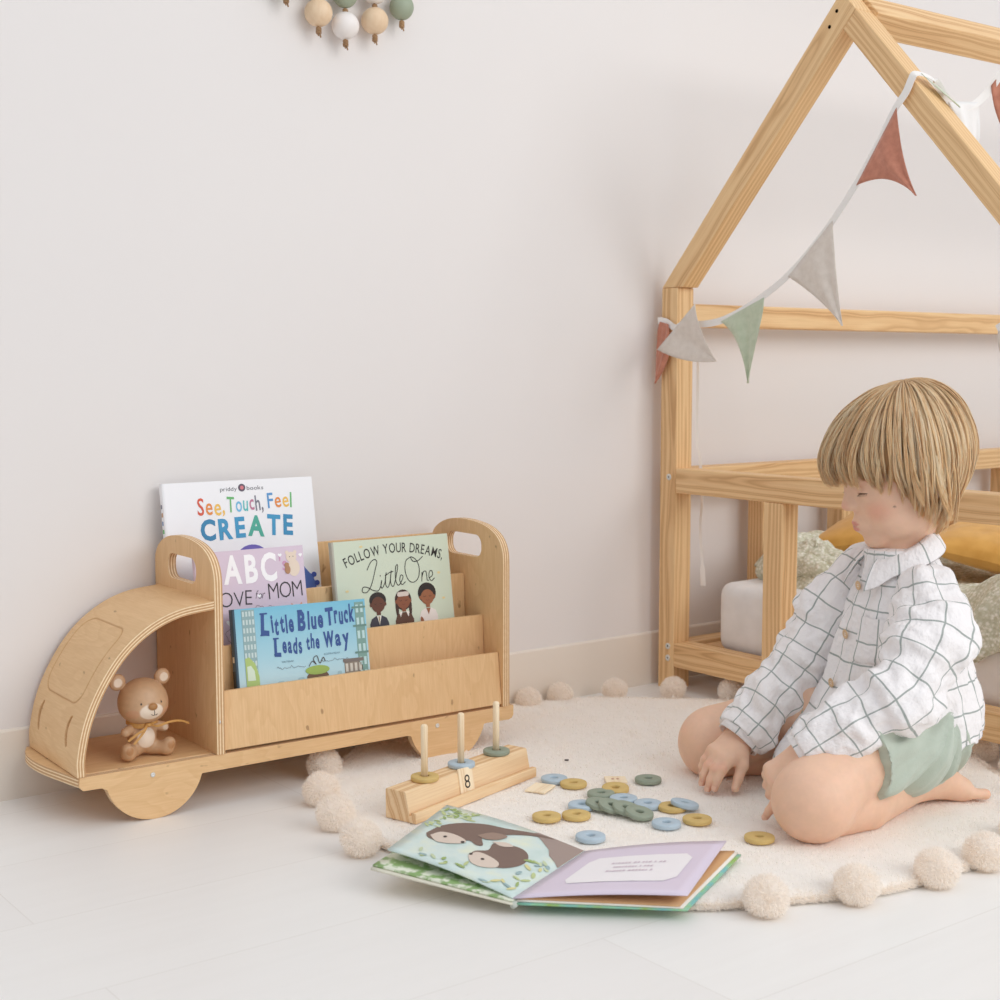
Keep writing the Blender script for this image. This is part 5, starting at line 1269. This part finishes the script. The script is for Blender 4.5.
ST = np.array([(-.075,.048,.146,.126),(-.03,.042,.142,.126),(.03,.016,.116,.121),(.08,.005,.098,.106),(.13,-.001,.084,.096),(.17,-.004,.072,.095),(.195,-.005,.060,.084),(.220,-.006,.053,.064),(.240,-.004,.047,.050),(.258,-.002,.043,.044)])
def torso_coords(P): w_ = P-hips; return w_@Fx, w_@Lx, w_@Uh
def ftorso(P):
    f, l, u = torso_coords(P); cf, rf, rl = [np.interp(u, ST[:,0], ST[:,i]) for i in (1,2,3)]
    f2 = f-cf; q = np.sqrt((f2/rf)**2 + (l/rl)**2); d = (q-1)*np.minimum(rf, rl)
    hem = -.006 - .052*np.clip(f2/.1, 0, 1.2)*np.clip(1-np.abs(l)/.07, 0, 1) - .003*np.sin(np.arctan2(l, f2)*14)
    return np.maximum(np.maximum(d*.9, u-.253), hem-u)
def clipz(fn, o, n, rad=.075):   # cut the cloth tube off beyond a plane
    o = np.array(o, float); n = np.array(n, float); n /= np.linalg.norm(n)
    return lambda P: np.where(np.linalg.norm(P-o, axis=1) < rad, np.maximum(fn(P), (P-o)@n), fn(P))
def chain(nodes, k=.030):
    pr = [cap(nodes[i][0], nodes[i+1][0], nodes[i][1], nodes[i+1][1], k) for i in range(len(nodes)-1)]
    return lambda P: sdf(P, pr)
def tube_uv(V, nodes, ref):
    """length along and arc around a limb; the reference direction is carried smoothly round the bends"""
    pts = [n_[0] for n_ in nodes]; fine = np.array([list(p) for p in smooth_line(pts, 10)]); T_v = np.gradient(fine, axis=0); T_v /= np.linalg.norm(T_v,axis=1)[:,None]
    E1 = []; e = np.array(ref, float)
    for t_ in T_v: e = e - t_*(e@t_); e = e/np.linalg.norm(e); E1.append(e)
    E1 = np.array(E1); cum = np.r_[0, np.cumsum(np.linalg.norm(np.diff(fine,axis=0),axis=1))]
    D2 = ((V[:,None,:]-fine[None])**2).sum(2); w_ = np.exp(-(D2-D2.min(1)[:,None])/.00025); w_ /= w_.sum(1)[:,None]
    c_ = w_@fine; t_ = w_@T_v; e1 = w_@E1; t_ /= np.linalg.norm(t_,axis=1)[:,None]; e1 -= t_*(e1*t_).sum(1)[:,None]; e1 /= np.linalg.norm(e1,axis=1)[:,None]; e2 = np.cross(t_, e1)
    q = V-c_; al = w_@cum + (q*t_).sum(1)*.8; an = np.arctan2((q*e2).sum(1), (q*e1).sum(1)); return al, an
V, F, N = polygonize([(ftorso, .01, False)], hips-[.23,.15,.09], neck+[.14,.13,.03], .0030)
f, l, u = torso_coords(V); ang_ = np.arctan2(l, f)
def tfold(a_, u_): return vnoise(np.stack([np.cos(a_)*3.0, np.sin(a_)*3.0, u_*9], 1)+7)*.0055 + vnoise(np.stack([np.cos(a_)*7+u_*22, np.sin(a_)*7, u_*22], 1)+3)*.0034
fold = tfold(ang_, u) + vnoise(V*95)*.0012
fold += .004*np.sin(ang_*17+u*12)*sstep(.03,-.03,u)
placket = np.exp(-((l/ .012)**4))*(f > 0); fold += placket*.0016
V2 = V + N*(fold*sstep(.253,.20,u))[:,None]
an2 = np.where(ang_ < -2.2, ang_+2*math.pi, ang_)   # seam on his hidden side
SH = mk('shirt', V2, F, chk, KID, smooth=True, tc=np.stack([an2*.092+.0065, u+vnoise(V*22)*.003, f*0], 1))
def sleeve(nodes, cut_o, cut_n, ref, seed, wrapdir=1):
    fn = clipz(chain(nodes), cut_o, cut_n)
    P_ = np.array([n_[0] for n_ in nodes]); V, F, N = polygonize([(fn, .01, False)], P_.min(0)-.065, P_.max(0)+.065, .0028, newton=1)
    al, an = tube_uv(V, nodes, ref); tot = sum(np.linalg.norm(nodes[i+1][0]-nodes[i][0]) for i in range(len(nodes)-1)); s_ = al/tot
    w_ = vnoise(np.stack([al*55, np.cos(an)*1.3, np.sin(an)*1.3+seed], 1))*.0085*np.exp(-((s_-.50)/.30)**2) + vnoise(np.stack([al*26+np.sin(an)*1.6, np.cos(an)*1.1, np.sin(an)*1.1+seed+5], 1))*.0062 + vnoise(np.stack([al*75-np.cos(an)*2.5, np.cos(an)*2.2, np.sin(an)*2.2+seed+9], 1))*.0036 + vnoise(V*110)*.0010
    w_ *= sstep(1.0, .90, s_)*.85+.15
    V = V + N*w_[:,None]
    return mk('sleeve', V, F, chk, SH, smooth=True, tc=np.stack([an*.044, al+vnoise(V*25)*.003, al*0], 1)), al
bul = np.array([1.578,-.836,.246])
nN = [(shN+[.012,.012,.004], .040), (shN*.55+elN*.45+[.020,-.004,.002], .050), (elN+[.008,.004,.002], .044), (elN*.5+wrN*.5+[0,0,.002], .036), (wrN*.86+elN*.14, .0305), (wrN+(wrN-elN)*.04, .0285)]
nF = [(shF+[.008,-.01,.002], .040), (shF*.55+elF*.45, .043), (elF, .041), (elF*.5+wrF*.5, .036), (wrF*.88+elF*.12, .031), (wrF+(wrF-elF)*.04, .029)]
dN = (wrN-elN)/np.linalg.norm(wrN-elN); dF = (wrF-elF)/np.linalg.norm(wrF-elF)
sleeve(nN, wrN-dN*.004, dN, (-.55,-.83,.1), 2); sleeve(nF, wrF-dF*.006, dF, (-.5,-.8,.2), 30)
def ringband(name, o, d, r, w_, mat, parent, th=.0022, taper=.0):
    d = np.array(d)/np.linalg.norm(d); e1 = np.cross(d, [0,0,1]); e1 /= np.linalg.norm(e1); e2 = np.cross(d, e1); V = []; tc = []; n = 48
    prof = [(0,0),(w_*.5,.0006),(w_,0),(w_+.0006,-th*.6),(w_,-th),(w_*.5,-th),(0,-th)]
    for a_, rr_ in prof:
        for k in range(n):
            t = 2*math.pi*k/n; r2 = r*(1+.05*math.sin(3*t)+.02*math.sin(7*t)) + rr_; V.append(o + d*a_ + (e1*math.cos(t)+e2*math.sin(t))*r2); tc.append((t*r+.011, a_+.02, 0))
    F = [(i*n+k, i*n+(k+1)%n, (i+1)*n+(k+1)%n, (i+1)*n+k) for i in range(len(prof)-1) for k in range(n)]; F += [((len(prof)-1)*n+k, (len(prof)-1)*n+(k+1)%n, (k+1)%n, k) for k in range(n)]
    return mk(name, V, F, mat, parent, smooth=True, tc=tc)
ringband('cuff', wrN-dN*.026, dN, .0318, .030, chk, SH); ringband('cuff', wrF-dF*.028, dF, .0318, .030, chk, SH)
# collar
V = []; tc = []; na_ = 60; rows = [(0,0),(.35,.3),(.7,.65),(1,1)]
for side in (0,1):
    for i in range(na_+1):
        a = R(-158 + 316*i/na_); back = math.cos(a); A = abs(a)/R(158)
        for fr, _ in rows:
            rin, rout = .0420, .0625+.012*sstep(.80,1.,np.array(A)); rr_ = rin + (rout-rin)*fr
            hz = .2590 + .016*back + .006*math.sin(math.pi*fr) - fr*(.024+.014*float(sstep(.75,1.,np.array(A)))) - side*.0022
            dv = -Fx*math.cos(a) + Lx*math.sin(a); V.append(hips + Uh*hz + dv*rr_ + Fx*(-.002)); tc.append((a*.05, fr*.030+.008, 0))
m = (na_+1)*4; F = []
for i in range(na_):
    for j in range(3): q_ = (i*4+j, (i+1)*4+j, (i+1)*4+j+1, i*4+j+1); F += [q_, tuple(k+m for k in reversed(q_))]
for i in range(na_): F += [(i*4+3, (i+1)*4+3, (i+1)*4+3+m, i*4+3+m), (i*4, i*4+m, (i+1)*4+m, (i+1)*4)]
for i in (0, na_):
    for j in range(3): F.append((i*4+j, i*4+j+1, i*4+j+1+m, i*4+j+m))
mk('collar', V, F, chk, SH, smooth=True, tc=tc)
# placket edge, pocket, buttons lie on the torso surface
def on_torso(ang, u, lift):
    cf, rf, rl = [np.interp(u, ST[:,0], ST[:,i]) for i in (1,2,3)]; r_ = 1/math.sqrt((math.cos(ang)/rf)**2+(math.sin(ang)/rl)**2)
    p = hips + Uh*u + Fx*(cf+r_*math.cos(ang)) + Lx*(r_*math.sin(ang))
    e = 1e-3; 
    n_ = Fx*(math.cos(ang)/rf) + Lx*(math.sin(ang)/rl); n_ /= np.linalg.norm(n_); f0 = tfold(np.array([ang]), np.array([u]))[0]
    return p + n_*(lift+max(0,f0)*.9+f0*.1), n_
btn = flat('button_wood', (214,180,140), .5)
for uu in (.206, .142, .078, .022):
    p, n_ = on_torso(.0, uu, .0042); V_, F_ = lathe_vf([(0,0),(.0060,0),(.0066,.0006),(.0062,.0016),(.0046,.0012),(0,.0010)], 20)
    e1 = np.cross(n_, Uh); e1 /= np.linalg.norm(e1); e2 = np.cross(n_, e1); V_ = np.array(V_); Vw = p + V_[:,:1]*e1 + V_[:,1:2]*e2 + V_[:,2:3]*n_
    mk('button', Vw, F_, btn, SH, smooth=True)
    hs = [tube_vf([p+e1*a+e2*b+n_*.0010, p+e1*a+e2*b+n_*.0014], .0007, 6) for a in (-.0013,.0013) for b in (-.0013,.0013)]; V_, F_ = merge(hs); mk('button_thread', V_, F_, M['white'], SH)
V = []; tc = []; nn_ = 12
for i in range(nn_+1):
    for j in range(nn_+1):
        a = .26+.56*i/nn_; uu = .112+.058*j/nn_; 
        if j == 0: uu += .0
        p, n_ = on_torso(a, uu, .0036 - (.0024 if i in (0,nn_) or j == 0 else 0)); V.append(p); tc.append((a*.092+.004, uu+.006, 0))
mk('pocket', V, [(i*13+j, (i+1)*13+j, (i+1)*13+j+1, i*13+j+1) for i in range(12) for j in range(12)], chk, SH, smooth=True, tc=tc)
# shorts
shm = NT('sage_muslin'); o_ = shm.obj(); n1 = shm.noise(o_, 500, 3); n2 = shm.noise(o_, 60, 4); shm.bump(shm.math('ADD', n1, n2), .35, .0015); shm = shm.done(shm.mix(n2, lin((190,199,186)), lin((176,187,172))), .9, **{'Sheen Weight': .25})
def short_leg(hip, knee, r0, r1, L):
    d = knee + [0,0,.045] - hip; d /= np.linalg.norm(d); a = hip + d*.004; b = hip + d*L
    return clipz(chain([(a, r0), (b, r1)]), b, d+np.array([0,0,-.25]), 9.)
pel = ell(hips+Fd*.020+[0,0,-.014], (.070,.090,.070), .03, rot=np.stack([Fd, Ld, [0,0,1]], 1))
sp_ = [(lambda P: np.maximum(pel[0](P), .040-P[:,2]), .03, False), (short_leg(hipN, kneeN, .064, .064, .172), .025, False), (short_leg(hipF, kneeF, .060, .062, .12), .025, False)]
for hip, knee, L in ((hipN, kneeN, .172), (hipF, kneeF, .12)):
    d = knee + [0,0,.045] - hip; d /= np.linalg.norm(d); sp_.append(cap(hip+d*(L+.040)+[0,0,-.002], hip+d*(L+.09)+[0,0,-.002], .0575, .0575, .003, True))
V, F, N = polygonize(sp_, hips-[.24,.20,.10], hips+[.14,.20,.10], .0028)
w_ = vnoise(V*[26,26,40]+11)*.0050; rr_s = V-(hips+Ld*.04+[-.02,0,.05]); th_s = np.arctan2(rr_s[:,2], rr_s[:,0]*-1); w_ += vnoise(np.stack([th_s*6, np.linalg.norm(rr_s,axis=1)*16, th_s*0+4],1))*.0055 + vnoise(np.stack([th_s*14, np.linalg.norm(rr_s,axis=1)*22, th_s*0+9],1))*.0025
V = V + N*w_[:,None]; V[:,2] = np.maximum(V[:,2], .0175)
mk('shorts', V, F, shm, KID, smooth=True)
#HAIR
rg = np.random.default_rng(11)
def hair_r(phi):   # horizontal radius of the hair mass by azimuth (0 = forehead, positive = his left)
    return np.where(np.abs(phi) < math.pi/2, 1/np.sqrt((np.cos(phi)/.1190)**2+(np.sin(phi)/.0850)**2), 1/np.sqrt((np.cos(phi)/.0960)**2+(np.sin(phi)/.0840)**2))
def hair_end(phi):  # height of the hair ends
    a = np.abs(phi); return np.interp(a, [0,.55,.95,1.25,1.6,2.1,3.15], [.000,-.002,-.0160,-.0400,-.0680,-.0920,-.0980])
TOPU = .1130
GL = RH.T@np.array([0,0,-1.]); GL = GL*.7 + np.array([0,0,-1.])*.3; GL = GL/-GL[2]
def hair_pt(phi, t, lift, curl, end):
    """t in 0..1: crown to end"""
    arc1 = .5*math.pi*.104; tot = arc1 + (-end); s = t*tot
    al = np.minimum(s, arc1)/arc1*math.pi/2; down = np.maximum(s-arc1, 0)
    end_al = np.clip(s/arc1, 0, 1)*math.pi/2
    rr_ = hair_r(phi)
    rho = np.sin(al)*rr_; u = np.cos(al)*TOPU*1. - down
    k = np.cos(al)
    bk = sstep(1.5, 2.2, np.abs(phi)); inw = curl*(1+bk*.9)*np.maximum(0, t-.70+.10*bk)**2*6.
    n_f, n_l, n_u = np.cos(phi)*np.sin(al), np.sin(phi)*np.sin(al), np.cos(al)
    rho2 = 1 - inw
    f = np.cos(phi)*rho*rho2 + .007 - .026*k + down*GL[0]; l = np.sin(phi)*rho*rho2 + down*GL[1]; u = k*TOPU - down
    return np.stack([f + n_f*lift, l + n_l*lift, u + n_u*lift], -1)
NSEG = 18; nst = 10000; ncl = 300
cphi = rg.uniform(-math.pi, math.pi, ncl); cend = rg.uniform(-.010,.006,ncl); clift = rg.uniform(-.001,.0055,ncl); ccurl = rg.uniform(.25,.60,ncl); cph = rg.uniform(0,6,ncl); ccol = rg.uniform(0,1,ncl)
phi0 = rg.uniform(-math.pi, math.pi, nst)
dist = np.abs((phi0[:,None]-cphi[None]+math.pi) % (2*math.pi)-math.pi); ci = dist.argmin(1)
dphi = (cphi[ci]-phi0+math.pi) % (2*math.pi) - math.pi
t0 = rg.uniform(0, .50, nst)**1.0; tt = np.linspace(0,1,NSEG)
T = t0[:,None] + (1-t0[:,None])*tt[None]
PH = phi0[:,None] + dphi[:,None]*(T**2.0)*.55 + .06*np.sin(T*5+cph[ci][:,None])*T**2 + .07*np.sin(T*8+cph[ci][:,None]*1.7)*T**3*(np.abs(phi0)>.8)[:,None] + np.sign(phi0)[:,None]*(np.interp(np.abs(phi0),[0,.6,1.1,2.0,2.8,3.15],[0,.02,.16,.22,.08,0]))[:,None]*T**2.2 + .012*np.sin(T*11+rg.uniform(0,6,nst)[:,None])
END = (hair_end(phi0) + cend[ci]*np.clip(np.abs(phi0)*1.2, .35, 1) + rg.uniform(-.004,.004,nst) + rg.exponential(.007,nst)*(rg.uniform(0,1,nst) < .5)*(np.abs(phi0) > .5))[:,None]
sweep = np.where(np.abs(phi0) < .9, 1, 0)[:,None]
ccurl = np.where((rg.uniform(0,1,ncl) < .35) & (np.abs(cphi) > 1.2) & (np.abs(cphi) < 2.0), ccurl-.40, ccurl)
LIFT = (clift[ci]*1.0 + rg.uniform(-.002,.0035,nst))[:,None]*np.sin(np.clip(T*1.35,0,1)*math.pi*.62) - .002 + .0015*np.sin(T*9+cph[ci][:,None]*2)
P = hair_pt(PH, T, LIFT, (ccurl[ci]*np.interp(np.abs(phi0),[0,.8,1.4,3.1],[1.0,.9,1.,1.2]))[:,None], END)
# the fringe falls forward of the crown, its ends lie on the forehead
Pw = HC + P@RH.T
# build three-sided strands
dirs = np.gradient(Pw, axis=1); dirs /= np.linalg.norm(dirs, axis=2, keepdims=True)
cenv = Pw - HC; out_ = cenv/np.linalg.norm(cenv, axis=2, keepdims=True); s1 = np.cross(dirs, out_); s1 /= np.linalg.norm(s1, axis=2, keepdims=True); s2 = np.cross(s1, dirs)
rad = (rg.uniform(.00045,.00085,nst)[:,None]*np.interp(tt,[0,.1,.8,1],[.6,1,.8,.15])[None])[...,None]
rings_ = [Pw + (s1*math.cos(a)+s2*math.sin(a))*rad for a in (0, 2.094, 4.189)]
HV = np.stack(rings_, 2).reshape(-1,3)
base_i = (np.arange(nst)[:,None]*NSEG + np.arange(NSEG-1)[None]).reshape(-1)*3
HF = np.concatenate([np.stack([base_i+k, base_i+(k+1)%3, base_i+3+(k+1)%3, base_i+3+k], 1) for k in range(3)])
c_l = np.array(lin((255,242,214))[:3]); c_m = np.array(lin((253,226,178))[:3]); c_d = np.array(lin((228,184,130))[:3])
w1 = np.clip(ccol[ci]*.7 + rg.uniform(0,.5,nst)-.1, 0, 1)[:,None,None]; hc = c_m*(1-w1) + c_l*w1
dk_ = (rg.uniform(0,1,nst) < .22)[:,None,None]*.75; hc = hc*(1-dk_) + c_d*dk_
roott = np.interp(T, [0,.35,.8,1], [.30,.10,.0,.0])[...,None]; hc = np.broadcast_to(hc, (nst,NSEG,3))*(1-roott) + c_d*roott
HCOL = np.repeat(hc.reshape(-1,3), 3, 0)
hm = NT('hair'); hm.l(hm.attr('col','Color'), hm.b.inputs['Base Color']); hm.b.inputs['Roughness'].default_value = .42; hm.b.inputs['Specular IOR Level'].default_value = .4
tr2 = hm.n('ShaderNodeBsdfTranslucent'); hm.l(hm.attr('col','Color'), tr2.inputs['Color']); mx2 = hm.n('ShaderNodeMixShader', Fac=.45); hm.l(hm.b.outputs[0], mx2.inputs[1]); hm.l(tr2.outputs[0], mx2.inputs[2]); hm.l(mx2.outputs[0], hm.t.nodes['Material Output'].inputs[0]); hm = hm.m
HR = mk('hair', HV, HF, hm, KID, col=HCOL, smooth=True)
# under layer so that no scalp shows
na2, nt2 = 120, 26; ph = np.linspace(-math.pi, math.pi, na2, endpoint=False); tg = np.linspace(0,1,nt2)
PHg, Tg = np.meshgrid(ph, tg, indexing='ij'); Pg = hair_pt(PHg, Tg, np.full(PHg.shape, -.0045), np.full(PHg.shape,.45), (hair_end(PHg)+.006))
Vg = (HC + Pg@RH.T).reshape(-1,3); Fg = [(i*nt2+j, ((i+1)%na2)*nt2+j, ((i+1)%na2)*nt2+j+1, i*nt2+j+1) for i in range(na2) for j in range(nt2-1)]
mk('hair_under_layer', Vg, Fg, hm, HR, col=np.tile(c_d*.9+c_m*.1, (len(Vg),1))*(1+.2*vnoise(np.stack([PHg.ravel()*30, Tg.ravel()*2, Tg.ravel()*0],1)))[:,None], smooth=True)
